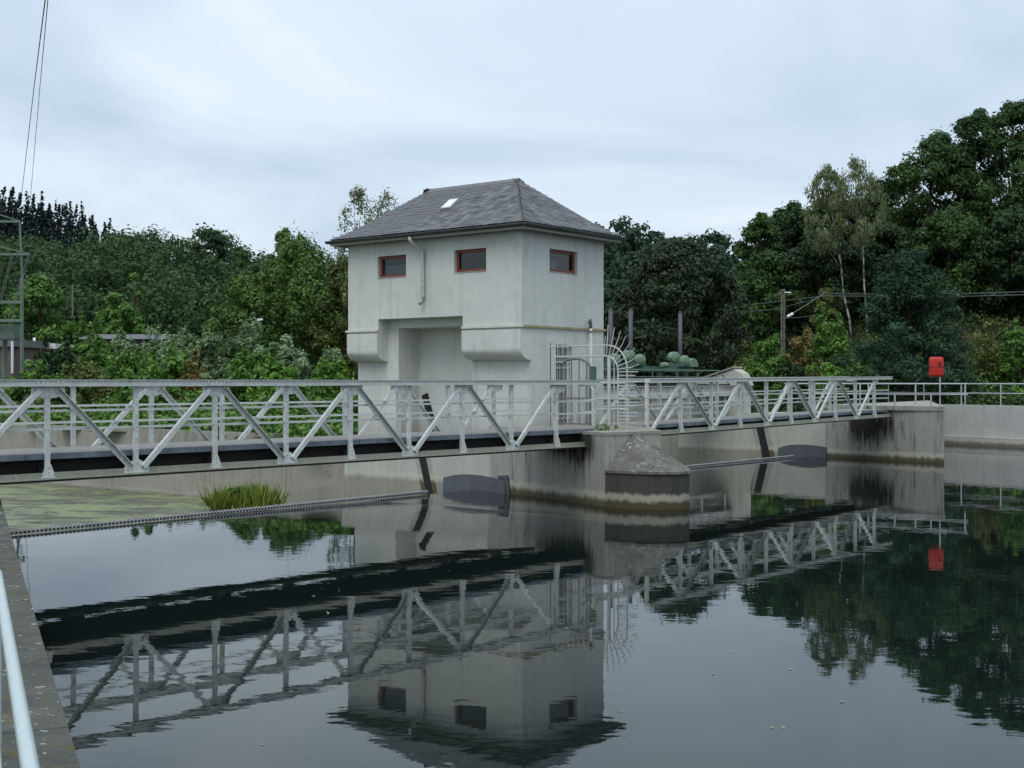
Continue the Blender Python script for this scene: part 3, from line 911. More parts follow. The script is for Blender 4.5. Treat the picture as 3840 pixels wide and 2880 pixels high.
# ------------------------------------------------------------------ footbridges
def lerp(a, b, t): return a + (b - a) * t
def footbridge(name, label, n0, step, i0, i1, T, dz, off, deck_drop, ends):
    """n0: near truss node 0 on top chord; step: vector per half panel; off: vector to the far truss"""
    br = thing(name, (n0 + step * ((i0 + i1) / 2) - Vector((0, 0, T))), label, 'footbridge', 'footbridge spans')
    out = -off.normalized()                       # towards the camera
    wd = off.length
    for side in (0, 1):
        B = off * side
        s_out = out if side == 0 else out          # flat legs face the camera on both trusses
        def nd(i, h): return n0 + step * i + B + Vector((0, 0, -T * (1 - h)))
        a, b = nd(i0, 1), nd(i1, 1)
        mb = MB()
        mb.box(a + Vector((0, 0, -.045)), b + Vector((0, 0, -.045)), .15, .09)
        mb.box(a + Vector((0, 0, .006)), b + Vector((0, 0, .006)), .19, .012)
        # bottom chord: two angles back to back
        a2, b2 = nd(i0, 0), nd(i1, 0)
        tr = mb.build('truss', M['white'], br)
        mb = MB()
        mb.box(a2 + Vector((0, 0, .05)), b2 + Vector((0, 0, .05)), .02, .10)
        mb.box(a2 + Vector((0, 0, .006)), b2 + Vector((0, 0, .006)), .19, .014)
        bc = mb.build('bottom_chord', M['bottom'], tr)
        beam('chord_shadow_strip', a2 + Vector((0, 0, -.017)), b2 + Vector((0, 0, -.017)), .17, .030, M['black'], tr)  # added black strip: the shadow line below the bottom chord, put in as colour
        for i in range(math.ceil(i0), math.floor(i1) + 1):
            p, t_ = nd(i, 0) + Vector((0, 0, .02)), nd(i, 1) + Vector((0, 0, -.09))
            # T-shaped post: plate in the truss plane and a stem towards the deck
            beam('post', p, t_, .012, .074, M['white'], tr, ref=step.normalized())
            beam('post_stem', p - out * .05, t_ - out * .05, .085, .014, M['white'], tr, ref=step.normalized())
            d = step.normalized()
            if i % 2 == 0:
                # gusset under the top chord, flared foot on the bottom chord
                c = nd(i, 1) + out * .012
                mobj('gusset', [c + d * -.27 + Vector((0, 0, -.09)), c + d * .27 + Vector((0, 0, -.09)), c + d * .27 + Vector((0, 0, -.21)), c + d * .10 + Vector((0, 0, -.26)), c + d * -.10 + Vector((0, 0, -.26)), c + d * -.27 + Vector((0, 0, -.21))], [(0, 5, 4, 3, 2, 1)], M['white'], tr)
                c = nd(i, 0) + out * .016
                mobj('foot_plate', [c + d * -.12 + Vector((0, 0, .02)), c + d * .12 + Vector((0, 0, .02)), c + d * .042 + Vector((0, 0, .22)), c + d * -.042 + Vector((0, 0, .22))], [(0, 1, 2, 3)], M['white'], tr)
                beam('splice_plate', nd(i, 1) + d * -.27 + out * .078 + Vector((0, 0, -.04)), nd(i, 1) + d * .27 + out * .078 + Vector((0, 0, -.04)), .01, .094, M['white'], tr)
            else:
                c = nd(i, 0) + out * .012
                mobj('gusset', [c + d * -.22 + Vector((0, 0, .02)), c + d * .22 + Vector((0, 0, .02)), c + d * .22 + Vector((0, 0, .12)), c + d * .06 + Vector((0, 0, .22)), c + d * -.06 + Vector((0, 0, .22)), c + d * -.22 + Vector((0, 0, .12))], [(0, 1, 2, 3, 4, 5)], M['white'], tr)
        for i in range(math.ceil(i0), math.floor(i1)):
            if i % 2 == 0: p, e = nd(i + .10, 1) + Vector((0, 0, -.15)), nd(i + .93, 0) + Vector((0, 0, .10))
            else: p, e = nd(i + .07, 0) + Vector((0, 0, .10)), nd(i + .90, 1) + Vector((0, 0, -.15))
            if i % 2: beam('diagonal', p + out * .022, e + out * .022, .06, .078, M['white'], tr, kind='angle')
            else: beam('diagonal', p + out * .040, e + out * .040, -.075, .082, M['white'], tr, kind='angle')
        # handrails bolted inside the truss
        for drop in ((.45, .72) if side == 0 else (.412, .68)):
            inn = -out * (.06 if side == 0 else -.06)
            a = nd(i0, 1) + Vector((0, 0, -drop)) + inn
            b = nd(i1, 1) + Vector((0, 0, -drop)) + inn
            beam('handrail', a, b, .036, .036, M['white2'], tr, kind='angle')
        # rivet heads, too small to pick apart
        mb = MB(); d = step.normalized()
        for i in range(math.ceil(i0), math.floor(i1) + 1):
            spots = []
            if i % 2 == 0:
                spots += [(nd(i, 1) + d * (-.24 + .08 * k) + out * .084 + Vector((0, 0, -.022)), .011) for k in range(7)]
                spots += [(nd(i, 1) + d * x + out * .014 + Vector((0, 0, -z)), .010) for x, z in ((-.2, .14), (-.14, .19), (.2, .14), (.14, .19), (0, .23), (0, .15))]
                spots += [(nd(i, 0) + d * x + out * .018 + Vector((0, 0, z)), .010) for x, z in ((-.09, .06), (.09, .06), (0, .1), (0, .18))]
            else:
                spots += [(nd(i, 0) + d * x + out * .014 + Vector((0, 0, z)), .010) for x, z in ((-.17, .07), (-.1, .09), (.17, .07), (.1, .09), (0, .16))]
            spots += [(nd(i, k / 8) + out * .014, .008) for k in range(2, 7)]
            for p, r in spots:
                mb.box(p, p + out * .008, r * 1.5, r * 1.5)
        tag(mb.build('rivets', M['bottom'], tr), kind='stuff')
    # deck, deck edge and dark girders
    def dk(i, w, z): return n0 + step * i + off * w + Vector((0, 0, -deck_drop + z))
    n = int((i1 - i0) / 2)
    for k in range(n):
        a = i0 + (i1 - i0) * k / n; b = i0 + (i1 - i0) * (k + 1) / n
        ga = .006 / step.length
        v = [dk(a + ga, .07, 0), dk(b - ga, .07, 0), dk(b - ga, .93, 0), dk(a + ga, .93, 0)]
        v += [p - Vector((0, 0, .05)) for p in v]
        mobj('deck_slab', v, [(0, 1, 2, 3), (7, 6, 5, 4), (0, 4, 5, 1), (1, 5, 6, 2), (2, 6, 7, 3), (3, 7, 4, 0)], M['deck'], br)
        beam('deck_edge', dk(a + ga, .055, -.045), dk(b - ga, .055, -.045), .03, .085, M['deck_edge'], br)
        beam('deck_edge', dk(a + ga, .945, -.045), dk(b - ga, .945, -.045), .03, .085, M['deck_edge'], br)
    gh = T - deck_drop - .12
    for w in (.16, .84):
        beam('girder', dk(i0, w, -.055 - gh / 2), dk(i1, w, -.055 - gh / 2), .10, gh, M['black'], br)
    for i in range(math.ceil(i0), math.floor(i1) + 1):
        beam('cross_beam', dk(i, .06, -gh + .0), dk(i, .94, -gh + .0), .10, .11, M['black'], br)
    return br

T1 = 1.45
thb = math.atan((6121 - 1920) / F0)
near_D = 17.6
Z0 = near_D / ((6121 - 179) / F0 * math.cos(thb))
N0 = at(179, 1426.5, Z0)
pstep = 1.491
step1 = Vector((math.sin(thb), math.cos(thb), 0)) * pstep
off1 = Vector((-math.cos(thb), math.sin(thb), 0)) * 1.80
footbridge('footbridge', 'long white riveted steel truss footbridge crossing in front of the house on the left', N0, step1, -3.0, 8.98, T1, 0, off1, 1.075, None)
A0, A8 = at(2556, 1421, 32.8), at(3282, 1413.5, 43.4)
step2 = (A8 - A0) / 8
off2 = Vector((-step2.y, step2.x, 0)).normalized() * 1.55
footbridge('footbridge', 'white steel truss footbridge running from the pier to the right abutment', A0, step2, -1.02, 8.85, 1.355, 0, off2, 1.11, None)
# ------------------------------------------------------------------ the house on the pier
HL, HW = 6.054, 3.536
DL = 0.382                       # the storey below stands back by this much
Z_EAVE, Z_RIDGE = 6.54, 8.005
house = thing('weir_house', W(1.7, 3, 1.22), 'grey rendered weir keeper tower with hipped slate roof standing on the pier', 'house')

def panel(org, e1, e2, nin, c1, c2, holes):
    """wall skin in plane org + a e1 + b e2; holes = (a0, a1, b0, b1, depth); reveals go inwards along nin"""
    mb = MB()
    def P(a, b, d=0.0): return org + e1 * a + e2 * b + nin * d
    A = sorted(set(c1 + [h[0] for h in holes] + [h[1] for h in holes])); B = sorted(set(c2 + [h[2] for h in holes] + [h[3] for h in holes]))
    for a0, a1 in zip(A, A[1:]):
        for b0, b1 in zip(B, B[1:]):
            am, bm_ = (a0 + a1) / 2, (b0 + b1) / 2
            if any(h[0] < am < h[1] and h[2] < bm_ < h[3] for h in holes): continue
            mb.add([P(a0, b0), P(a1, b0), P(a1, b1), P(a0, b1)], [(0, 1, 2, 3)])
    for a0, a1, b0, b1, d in holes:
        if d <= 0: continue
        for (x0, y0, x1, y1) in ((a0, b0, a1, b0), (a1, b0, a1, b1), (a1, b1, a0, b1), (a0, b1, a0, b0)):
            if (y0 == y1 == min(B)) : continue
            mb.add([P(x0, y0), P(x0, y0, d), P(x1, y1, d), P(x1, y1)], [(0, 1, 2, 3)])
    return mb
UZ = Vector((0, 0, 1)); U3 = Vector((UH[0], UH[1], 0)); V3 = Vector((VH[0], VH[1], 0))
a1, a2, b1, b2, c1, c2 = 4.925, 3.88, 2.19, 1.126, 1.146, 2.352
wt, wb = 6.057, 5.484
o1, o2, zl, zc = 4.906, 1.907, 4.374, 4.073
# left face, upper storey
panel(W(0, 0, 0), V3, UZ, U3, [0, HL], [4.0, 6.62], [(a2, a1, wb, wt, .16), (b2, b1, wb, wt, .16), (o2, o1, 4.0, zl, DL)]).build('wall', M['plaster'], house, fix=False)
# right (upstream) face
d1, d2, dtop = 1.407, 2.13, 3.64
panel(W(0, 0, 0), U3, UZ, V3, [0, DL, HW], [1.602, 3.24, 4.0, 6.62], [(0, DL, 1.602, 4.0, 0), (c1, c2, wb, wt, .16), (d1, d2, 1.602, dtop, .22)]).build('wall', M['plaster'], house, fix=False)
# lower left wall with the deep recess
panel(W(DL, 0, 0), V3, UZ, U3, [0, HL], [1.222, zl], [(1.92, 4.52, 1.222, 4.14, .82)]).build('wall', M['plaster'], house, fix=False)
mobj('recess_back', [W(DL + .82, 1.92, 1.222), W(DL + .82, 4.52, 1.222), W(DL + .82, 4.52, 4.14), W(DL + .82, 1.92, 4.14)], [(0, 1, 2, 3)], M['plaster'], house)
# back walls
mobj('wall', [W(HW, 0, 1.0), W(HW, HL, 1.0), W(HW, HL, 6.62), W(HW, 0, 6.62)], [(0, 1, 2, 3)], M['plaster'], house)
mobj('wall', [W(0, HL, 4.0), W(DL, HL, 4.0), W(DL, HL, 1.0), W(HW, HL, 1.0), W(HW, HL, 6.62), W(0, HL, 6.62)], [(0, 1, 2, 3, 4, 5)], M['plaster'], house)
# corbelled aprons with rounded undersides
prof = [(DL, 3.995), (-.045, 3.995), (-.045, 3.52)] + [(-.045 + (DL + .045) * (1 - math.cos(a)), 3.52 - .285 * math.sin(a)) for a in [math.pi / 2 * k / 8 for k in range(1, 9)]]
def apron(t0, t1):
    n = len(prof)
    v = [W(q, t, z) for t in (t0, t1) for q, z in prof]
    f = [(i, n + i, n + (i + 1) % n, (i + 1) % n) for i in range(n)] + [tuple(range(n)), tuple(reversed(range(n, 2 * n)))]
    mb = MB(); mb.add(v, f); o = mb.build('corbel', M['plaster'], house)
    for i, p in enumerate(o.data.polygons): p.use_smooth = 3 <= i <= 9
    return o
apron(-.004, o2); apron(o1, HL + .004)
beam('cornice', W(-.005, -.05, zc - .005), W(-.005, o2, zc - .005), .11, .055, M['cornice'], house)
beam('cornice', W(-.005, o1, zc - .005), W(-.005, HL + .05, zc - .005), .11, .055, M['cornice'], house)
beam('cornice', W(.052, -.008, zc - .005), W(HW + .05, -.008, zc - .005), .09, .055, M['cornice_moss'], house)
# strap hanging in the recess and the black seal on its back wall
beam('strap', W(DL + .78, 2.15, 4.139), W(DL + .78, 2.15, 3.75), .04, .05, M['rubber'], house)
beam('seal', W(DL + .80, 4.30, 2.35), W(DL + .80, 3.9, 1.223), .03, .22, M['rubber'], house, ref=(VH[0], VH[1], 0))

def window(org, e1, a0, a1, nin, blind):
    w = MB()
    def P(a, z, d): return org + e1 * a + UZ * z + nin * d
    fr = .075
    w.box(P(a0, wb + fr / 2, .13), P(a1, wb + fr / 2, .13), .07, fr)
    w.box(P(a0, wt - fr / 2, .13), P(a1, wt - fr / 2, .13), .07, fr)
    w.box(P(a0 + fr / 2, wb + fr, .13), P(a0 + fr / 2, wt - fr, .13), fr, .066, ref=tuple(nin))
    w.box(P(a1 - fr / 2, wb + fr, .13), P(a1 - fr / 2, wt - fr, .13), fr, .066, ref=tuple(nin))
    o = w.build('window', M['winframe'], house)
    mobj('pane', [P(a0 + fr, wb + fr, .14), P(a1 - fr, wb + fr, .14), P(a1 - fr, wt - fr, .14), P(a0 + fr, wt - fr, .14)], [(0, 1, 2, 3) if nin is V3 else (3, 2, 1, 0)], M['glass'], o)
    # sloping sill
    mobj('sill', [P(a0, wb + .004, .16), P(a1, wb + .004, .16), P(a1, wb - .012, -.02), P(a0, wb - .012, -.02)], [(0, 1, 2, 3)], M['winframe'], o)
    # room behind
    r = MB()
    q = [P(a0 - .2, wb - .2, .165), P(a1 + .2, wb - .2, .165), P(a1 + .2, wt + .2, .165), P(a0 - .2, wt + .2, .165)]
    q2 = [p + nin * .9 for p in q]
    r.add(q + q2, [(0, 4, 5, 1), (1, 5, 6, 2), (2, 6, 7, 3), (3, 7, 4, 0), (4, 7, 6, 5)])
    r.build('room', M['interior'], o)
    if blind:
        x0, x1, h = blind
        s0, s1 = a0 + (a1 - a0) * x0, a0 + (a1 - a0) * x1
        za, zb = wb + fr, wb + fr + (wt - wb - 2 * fr) * h
        mobj('blind', [P(s0, za, .24), P(s1, za, .24), P(s1, zb, .24), P(s0, zb, .24)], [(0, 1, 2, 3)], M['blind'], o)
    return o
window(W(0, 0, 0), V3, a2, a1, U3, (.02, .98, .62))
window(W(0, 0, 0), V3, b2, b1, U3, None)
window(W(0, 0, 0), U3, c1, c2, V3, (.02, .5, .55))
# grilled door
mobj('door', [W(d1, .215, 1.602), W(d2, .215, 1.602), W(d2, .215, dtop), W(d1, .215, dtop)], [(0, 1, 2, 3)], M['interior'], house)
dg = MB()
for k in range(9):
    q = d1 + .05 + (d2 - d1 - .1) * k / 8
    dg.box(W(q, .10, 1.62), W(q, .10, dtop - .02), .02, .02)
for z in (1.75, 3.05, 3.2, dtop - .06): dg.box(W(d1, .085, z), W(d2, .085, z), .02, .04)
dg.build('door_grille', M['fence'], house)

# hipped roof ---------------------------------------------------------------
EO = .36
def roof_ring(inset, z):
    """rectangle inset from the eave edge"""
    return [W(-EO + inset, -EO + inset, z), W(HW + EO - inset, -EO + inset, z), W(HW + EO - inset, HL + EO - inset, z), W(-EO + inset, HL + EO - inset, z)]
half = HW / 2 + EO
RPROF = [(0.0, 6.555), (.30, 6.70), (.62, 6.90), (half, Z_RIDGE)]      # inset, height: bell-cast eaves
TR0, TR1 = 1.525, 4.65
def rpoint(q, t):
    pass
def face_pts(face, s, k):
    """corners of roof face at profile station k: start and end along the eave direction"""
    ins, z = RPROF[k]
    f_ = ins / half
    ta, tb = -EO + (TR0 + EO) * f_, HL + EO - (HL + EO - TR1) * f_
    qa, qb = -EO + ins, HW + EO - ins
    r = [W(qa, ta, z), W(qb, ta, z), W(qb, tb, z), W(qa, tb, z)]
    return r[face], r[(face + 1) % 4]
mb = MB()
for k in range(3):
    for fc in range(4):
        A, B = face_pts(fc, 0, k); C_, D_ = face_pts(fc, 0, k + 1)
        mb.add([A - UZ * .02, B - UZ * .02, D_ - UZ * .02, C_ - UZ * .02], [(0, 1, 2, 3)])
roof = mb.build('roof', M['gutter'], house)
def fan(fc, s):
    """(left edge point, right edge point) of a roof face at slope distance s (0..1)"""
    zs = [Vector((0, 0))]
    tot = [0.0]
    for (i0, z0), (i1, z1) in zip(RPROF, RPROF[1:]): tot.append(tot[-1] + math.hypot(i1 - i0, z1 - z0))
    d = s * tot[-1]
    for k in range(3):
        if d <= tot[k + 1] + 1e-6:
            w = (d - tot[k]) / (tot[k + 1] - tot[k])
            a = face_pts(fc, 0, k); b = face_pts(fc, 0, k + 1)
            return lerp(a[0], b[0], w), lerp(a[1], b[1], w), tot[-1]
def slate_mesh():
    # pointed old-german slate, unit width/height, thickness along +z
    p = [(-.5, 0), (-.32, -.10), (.25, -.13), (.5, .02), (.5, 1.0), (-.5, 1.0)]
    n = len(p)
    v = [(x, y, 0.0) for x, y in p] + [(x, y, 1.0) for x, y in p]
    f = [tuple(reversed(range(n))), tuple(range(n, 2 * n))] + [(i, (i + 1) % n, n + (i + 1) % n, n + i) for i in range(n)]
    return mesh_data('slate', v, f, M['slate'])
SL = slate_mesh()
slates = []
for fc in (3, 0, 1, 2):
    ROWS = 18
    for r_ in range(ROWS):
        l0, r0, tot = fan(fc, r_ / ROWS); l1, r1, _ = fan(fc, min(1, (r_ + 1) / ROWS))
        along = (r0 - l0).normalized()
        upv = ((l1 + r1) / 2 - (l0 + r0) / 2).normalized()
        nrm = along.cross(upv).normalized()
        if nrm.z < 0: nrm = -nrm
        l0 = l0 + along * (l1 - l0).dot(along); r0 = r0 + along * (r1 - r0).dot(along); ln = max(.15, (r0 - l0).length)
        wdt = .235; n = max(1, int(ln / wdt)); wdt = ln / n
        for k in range(n + (r_ % 2)):
            x = (k + .5 * (1 - (r_ % 2))) * wdt
            w2 = wdt * .985
            if r_ % 2 and k in (0, n): 
                w2 = wdt * .48; x = wdt * .25 if k == 0 else ln - wdt * .25
            j = rng.uniform(-.006, .006)
            c = l0 + along * x + nrm * (.004 + rng.uniform(0, .006)) + upv * j
            tilt = upv * 1.0 - nrm * .06
            Mx = Matrix(((along.x * w2, tilt.x * tot / ROWS * 1.25, nrm.x * .012, c.x), (along.y * w2, tilt.y * tot / ROWS * 1.25, nrm.y * .012, c.y), (along.z * w2, tilt.z * tot / ROWS * 1.25, nrm.z * .012, c.z), (0, 0, 0, 1)))
            # lift the lower edge so that courses overlap
            Mx = Matrix.Translation(nrm * .018) @ Mx
            slates.append((fc, (c - cam.location).length, Mx))
vis = sorted([s for s in slates if s[0] in (3, 0)], key=lambda s: s[1])
near_ids = {id(s) for s in vis[:300]}
rest = MB()
for s in slates:
    if id(s) in near_ids:
        o = bpy.data.objects.new('slate', SL); link(o, s[2], roof)
    else:
        rest.add([s[2] @ v.co for v in SL.vertices], [tuple(p.vertices) for p in SL.polygons])
tag(rest.build('slate_courses', M['slate'], roof, fix=False), kind='stuff')
# hip and ridge courses
hip = MB()
for k in range(4):
    for s0 in range(17):
        p0_, _, _ = fan(k, s0 / 17); p1_, _, _ = fan(k, (s0 + 1) / 17)
        d = (p1_ - p0_).normalized()
        for al in (1, -1):
            A, B, _ = fan(k if al == 1 else (k + 3) % 4, (s0 + .5) / 17)
            e = (B - A).normalized() * al
            nr = (e.cross(d)).normalized()
            if nr.z < 0: nr = -nr
            c = p0_ + nr * .020
            w_ = .24
            q = [c, c + e * w_, c + e * w_ + d * (p1_ - p0_).length * 1.0 + nr * -.012, c + d * (p1_ - p0_).length * 1.2 - nr * .012]
            hip.add(q + [x + nr * .009 for x in q], [(0, 1, 2, 3), (7, 6, 5, 4), (0, 4, 5, 1), (1, 5, 6, 2), (3, 2, 6, 7), (0, 3, 7, 4)])
tag(hip.build('hip_slates', M['slate'], roof), kind='stuff')
rA, rB = W(HW / 2, TR0 - .06, Z_RIDGE + .03), W(HW / 2, TR1 + .06, Z_RIDGE + .03)
rc = MB()
for sd in (-1, 1):
    e = (U3 * sd * math.cos(R(35)) - UZ * math.sin(R(35))); 
    q = [rA, rB, rB + e * .20, rA + e * .20]
    rc.add(q + [x + UZ * .018 for x in q], [(0, 1, 2, 3), (7, 6, 5, 4), (0, 4, 5, 1), (1, 5, 6, 2), (2, 6, 7, 3), (3, 7, 4, 0)])
rc.build('ridge_cap', M['slate'], roof)
# skylight
l0, r0, tot = fan(3, .47); l1, r1, _ = fan(3, .66)
al = (r0 - l0).normalized(); upv = ((l1 + r1) / 2 - (l0 + r0) / 2); 
nr = al.cross(upv).normalized(); nr = nr if nr.z > 0 else -nr
# choose the station along the face from its bearing
best = min((abs((lambda p: 1920 + F0 * p.x / p.y)(l0 + (r0 - l0) * f) - 1672), f) for f in [i / 200 for i in range(201)])[1]
cs = l0 + (r0 - l0) * best + nr * .03
q = [cs - al * .17, cs + al * .17, cs + al * .17 + upv, cs - al * .17 + upv]
mb = MB(); mb.add(q + [p + nr * .07 for p in q], [(3, 2, 1, 0), (4, 5, 6, 7), (0, 1, 5, 4), (1, 2, 6, 5), (2, 3, 7, 6), (3, 0, 4, 7)])
sk = mb.build('skylight', M['galv'], roof)
q2 = [lerp(p, (q[0] + q[2]) / 2, .16) + nr * .074 for p in q]
mobj('skylight_pane', q2, [(0, 1, 2, 3)], M['lamp'], roof)
# gutter, fascia and soffit
ring = roof_ring(-.055, 6.50)
for k in range(4):
    p0_, p1_ = ring[k], ring[(k + 1) % 4]
    d = (p1_ - p0_).normalized(); nout = Vector((d.y, -d.x, 0))
    if (p0_ + nout - W(HW / 2, HL / 2)).length < (p0_ - W(HW / 2, HL / 2)).length: nout = -nout
    pr = [(.05 * math.cos(a), .05 * math.sin(a)) for a in [math.pi + math.pi * i / 8 for i in range(9)]]
    v, f = [], []
    for p in (p0_ - d * .02, p1_ + d * .02):
        for (x, z) in pr: v.append(p + nout * x + UZ * (z * 1.35 + .035))
    n = len(pr)
    f = [(i, i + 1, n + i + 1, n + i) for i in range(n - 1)]
    g_ = mobj('gutter', v, f, M['gutter'], roof, True)
    sd_ = g_.modifiers.new('s', 'SOLIDIFY'); sd_.thickness = .006
    f0, f1 = roof_ring(.02, 6.45)[k], roof_ring(.02, 6.45)[(k + 1) % 4]
    beam('fascia', f0, f1, .022, .09, M['fascia'], roof)
q = roof_ring(.03, 6.405)
mobj('soffit', q, [(3, 2, 1, 0)], M['soffit'], roof)
# downpipe on the left face
tdp = 3.21
pp = [W(-EO - .05, tdp + .14, 6.44), W(-EO - .05, tdp + .14, 6.36), W(-EO + .05, tdp + .12, 6.27), W(-.10, tdp + .02, 6.12), W(-.075, tdp, 6.02), W(-.075, tdp, 4.88), W(-.10, tdp, 4.80), W(-.19, tdp + .02, 4.72)]
dp = MB().tube(pp, .048, 12).build('downpipe', M['zinc'], house, True)
for z in (5.95, 5.15, 4.9): 
    mb = MB(); mb.tube([W(-.075, tdp, z), W(-.075, tdp, z + .03)], .056, 12); mb.build('pipe_clip', M['zinc'], dp)
# vent pipe on the right face
qv = 2.80
pv = [W(qv, -.10, 1.602), W(qv, -.10, 4.10), W(qv - .02, -.11, 4.22), W(qv - .06, -.13, 4.30), W(qv - .11, -.13, 4.24)]
vp = MB().tube(pv[:2], .042, 10).build('vent_pipe', M['cornice'], house, True)
MB().tube(pv[1:], .046, 10).build('pipe_elbow', M['soffit'], vp, True)
mb = MB(); mb.tube([W(qv, -.10, 3.98), W(qv, -.10, 4.02)], .055, 10); mb.build('pipe_clip', M['soffit'], vp)
# small ceiling lamp under the far eave
mb = MB(); mb.box(W(-.1, HL + .12, 6.34), W(-.1, HL + .2, 6.34), .10, .08); mb.build('eave_lamp', M['lamp'], house)

# ------------------------------------------------------------------ security gate on the pier
G0 = Vector((1.0, 31.2, 0)); GD = Vector((.78, -.625, 0)).normalized()
def G(t, z): return G0 + GD * t + UZ * z
sg = thing('security_gate', G(1, 1.60), 'white spiked security gate with arched door closing off the footbridge', 'gate')
def quarter(t0, z1, r, n=8): return [G(t0 + r * math.sin(a), z1 - r + r * math.cos(a)) for a in [math.pi / 2 * k / n for k in range(n + 1)]]
fr1 = [G(0, 3.29)] + quarter(1.50, 3.29, .35) + [G(1.85, 1.60)]
fr2 = [G(-.10, 3.54)] + quarter(1.55, 3.54, .55) + [G(2.10, 1.60)]
MB().tube(fr1, .021, 6).build('inner_frame', M['fence'], sg)
MB().tube(fr2, .018, 6).build('outer_frame', M['fence'], sg)
for t, z, r in ((0.0, 3.45, .016), (1.60, 3.30, .042), (1.20, 2.75, .02), (1.74, 3.26, .013)):
    rod('post', G(t, 1.60), G(t, z), r, M['fence'], sg)
rod('post', G(-.10, 1.60), G(-.10, 3.62), .014, M['fence_dark'], sg)
for t in [.12 + .15 * k for k in range(10)]:
    rod('spike', G(t, 3.29), G(t, 3.56), .011, M['fence'], sg)
    rod('spike_tip', G(t, 3.56), G(t + rng.uniform(-.06, .06), 3.74), .009, M['fence'], sg)
for k in range(8):
    a = math.pi / 2 * (k + .4) / 8
    c = (1.50, 2.94)
    p = lambda r: G(c[0] + r * math.sin(a), c[1] + .0 + r * math.cos(a) * (1 + .1 * (1 - math.sin(a))))
    rod('spike', p(.34), p(.76), .013, M['fence'], sg)
    q_ = p(.74); rod('spike_tip', q_, p(.92) + UZ * .03 * (1 - k / 8) + Vector((0, 0, .04)), .010, M['fence'], sg)
for k in range(17):
    z = 2.92 - .078 * k
    ln_ = .30 + (.26 if k % 3 == 0 else .18 if k % 3 == 1 else .02)
    rod('spike', G(1.84, z), G(1.84 + ln_, z - .005 * (k % 3)), .012, M['fence'], sg)
# arched door leaf
arcd = [G(.635 - .435 * math.cos(a), 3.00 + .24 * math.sin(a)) for a in [math.pi * k / 14 for k in range(15)]]
leaf = MB(); leaf.tube([G(.20, 1.66)] + arcd + [G(1.07, 1.66)], .03, 6)
leaf.box(G(.2, 1.70), G(1.07, 1.70), .03, .04); leaf.box(G(.2, 2.30), G(1.07, 2.30), .03, .04)
leaf = leaf.build('door_leaf', M['fence_dark'], sg)
for k in range(7):
    t = .20 + .87 * (k + 1) / 8; zt = 3.0 + .24 * math.sin(math.acos(max(-1, min(1, (.635 - t) / .435))))
    rod('bar', G(t, 1.70), G(t, zt), .014, M['fence'] if k % 2 else M['fence_dark'], leaf)
beam('lock_box', G(1.08, 2.88), G(1.22, 2.88), .06, .34, M['green_dark'], sg)
# cross rails linking the gate to the trusses
e1_ = N0 + step1 * 8.6
rail_end = thing('linking_rail', G(1.2, 1.6), 'short white rail joining the near truss to the security gate', 'railing')
for z in (2.62, 2.27, 2.0):
    rod('rail', Vector((e1_.x, e1_.y, z)) - off1.normalized() * -.06, G(1.2, z), .024, M['white2'], rail_end)
s2 = A0 + step2 * -1.30
for z in (2.66, 2.30, 2.05): rod('rail', G(1.2, z), Vector((s2.x - .3, s2.y, z)), .02, M['white2'], rail_end)
rod('brace', G(1.2, 2.4), G(1.07, 2.6), .018, M['white2'], rail_end); rod('brace', G(1.2, 2.4), G(1.33, 2.6), .018, M['white2'], rail_end)

# ------------------------------------------------------------------ gate machinery beyond the pier
def QT(q, t, z): return W(q, t, z)
mg = thing('machinery_bridge', QT(13, 5, 1.5), 'rust streaked white girder bridge carrying the gate winches behind the farther footbridge', 'girder bridge')
for tt in (4.6, 6.2):
    mb = MB()
    mb.box(QT(7.5, tt, 2.35), QT(18.75, tt, 2.35), .02, .34); mb.box(QT(7.5, tt, 2.53), QT(18.75, tt, 2.53), .18, .03); mb.box(QT(7.5, tt, 2.17), QT(18.75, tt, 2.17), .18, .03)
    mb.build('girder', M['rusty'], mg)
for k in range(19):
    q = 7.8 + k * .58; beam('stiffener', QT(q, 4.57, 2.19), QT(q, 4.57, 2.51), .05, .05, M['rusty'], mg)
for z, w in ((2.05, .05), (1.90, .10), (1.70, .06), (1.55, .12)):
    beam('pipe_beam', QT(7.5, 4.9, z), QT(18.4, 4.9, z), .12, w, M['rusty' if w < .1 else 'white2'], mg)
for k in range(7): beam('cross_tie', QT(8 + k * 1.7, 4.62, 1.52), QT(8 + k * 1.7, 4.62, 2.16), .07, .07, M['rusty'], mg)
for q in (7.7,):
    for tt in (4.7, 6.1): beam('support', QT(q, tt, -.9), QT(q, tt, 2.15), .16, .16, M['rusty'], mg)
MB().prism([W2(7.5, 4.55), W2(18.5, 4.55), W2(18.5, 6.3), W2(7.5, 6.3)], 2.546, 2.60).build('walkway', M['black'], mg)
mb = MB(); mb.box(QT(7.6, 5.9, 3.16), QT(18, 5.9, 3.16), .14, .20); mb.build('drive_shaft_beam', M['green_dark'], mg)
for k in range(6): beam('beam_stand', QT(8.0 + k * 1.9, 5.9, 2.6), QT(8.0 + k * 1.9, 5.9, 3.07), .12, .12, M['green_dark'], mg)
# walkway railing
rl = thing('walkway_railing', QT(13, 4.5, 2.6), 'thin green railing along the gate winches', 'railing')
rod('top_rail', QT(7.6, 4.5, 3.10), QT(17.6, 4.5, 3.10), .022, M['pylon'], rl)
rod('top_rail', QT(17.6, 4.5, 3.10), QT(18.3, 4.5, 2.62), .022, M['pylon'], rl)
rod('mid_rail', QT(7.6, 4.5, 2.86), QT(17.6, 4.5, 2.86), .015, M['pylon'], rl)
for q in (8.2, 9.8, 11.4, 13.0, 14.6, 16.0, 17.4): rod('post', QT(q, 4.5, 2.60), QT(q, 4.5, 3.10), .018, M['pylon'], rl)

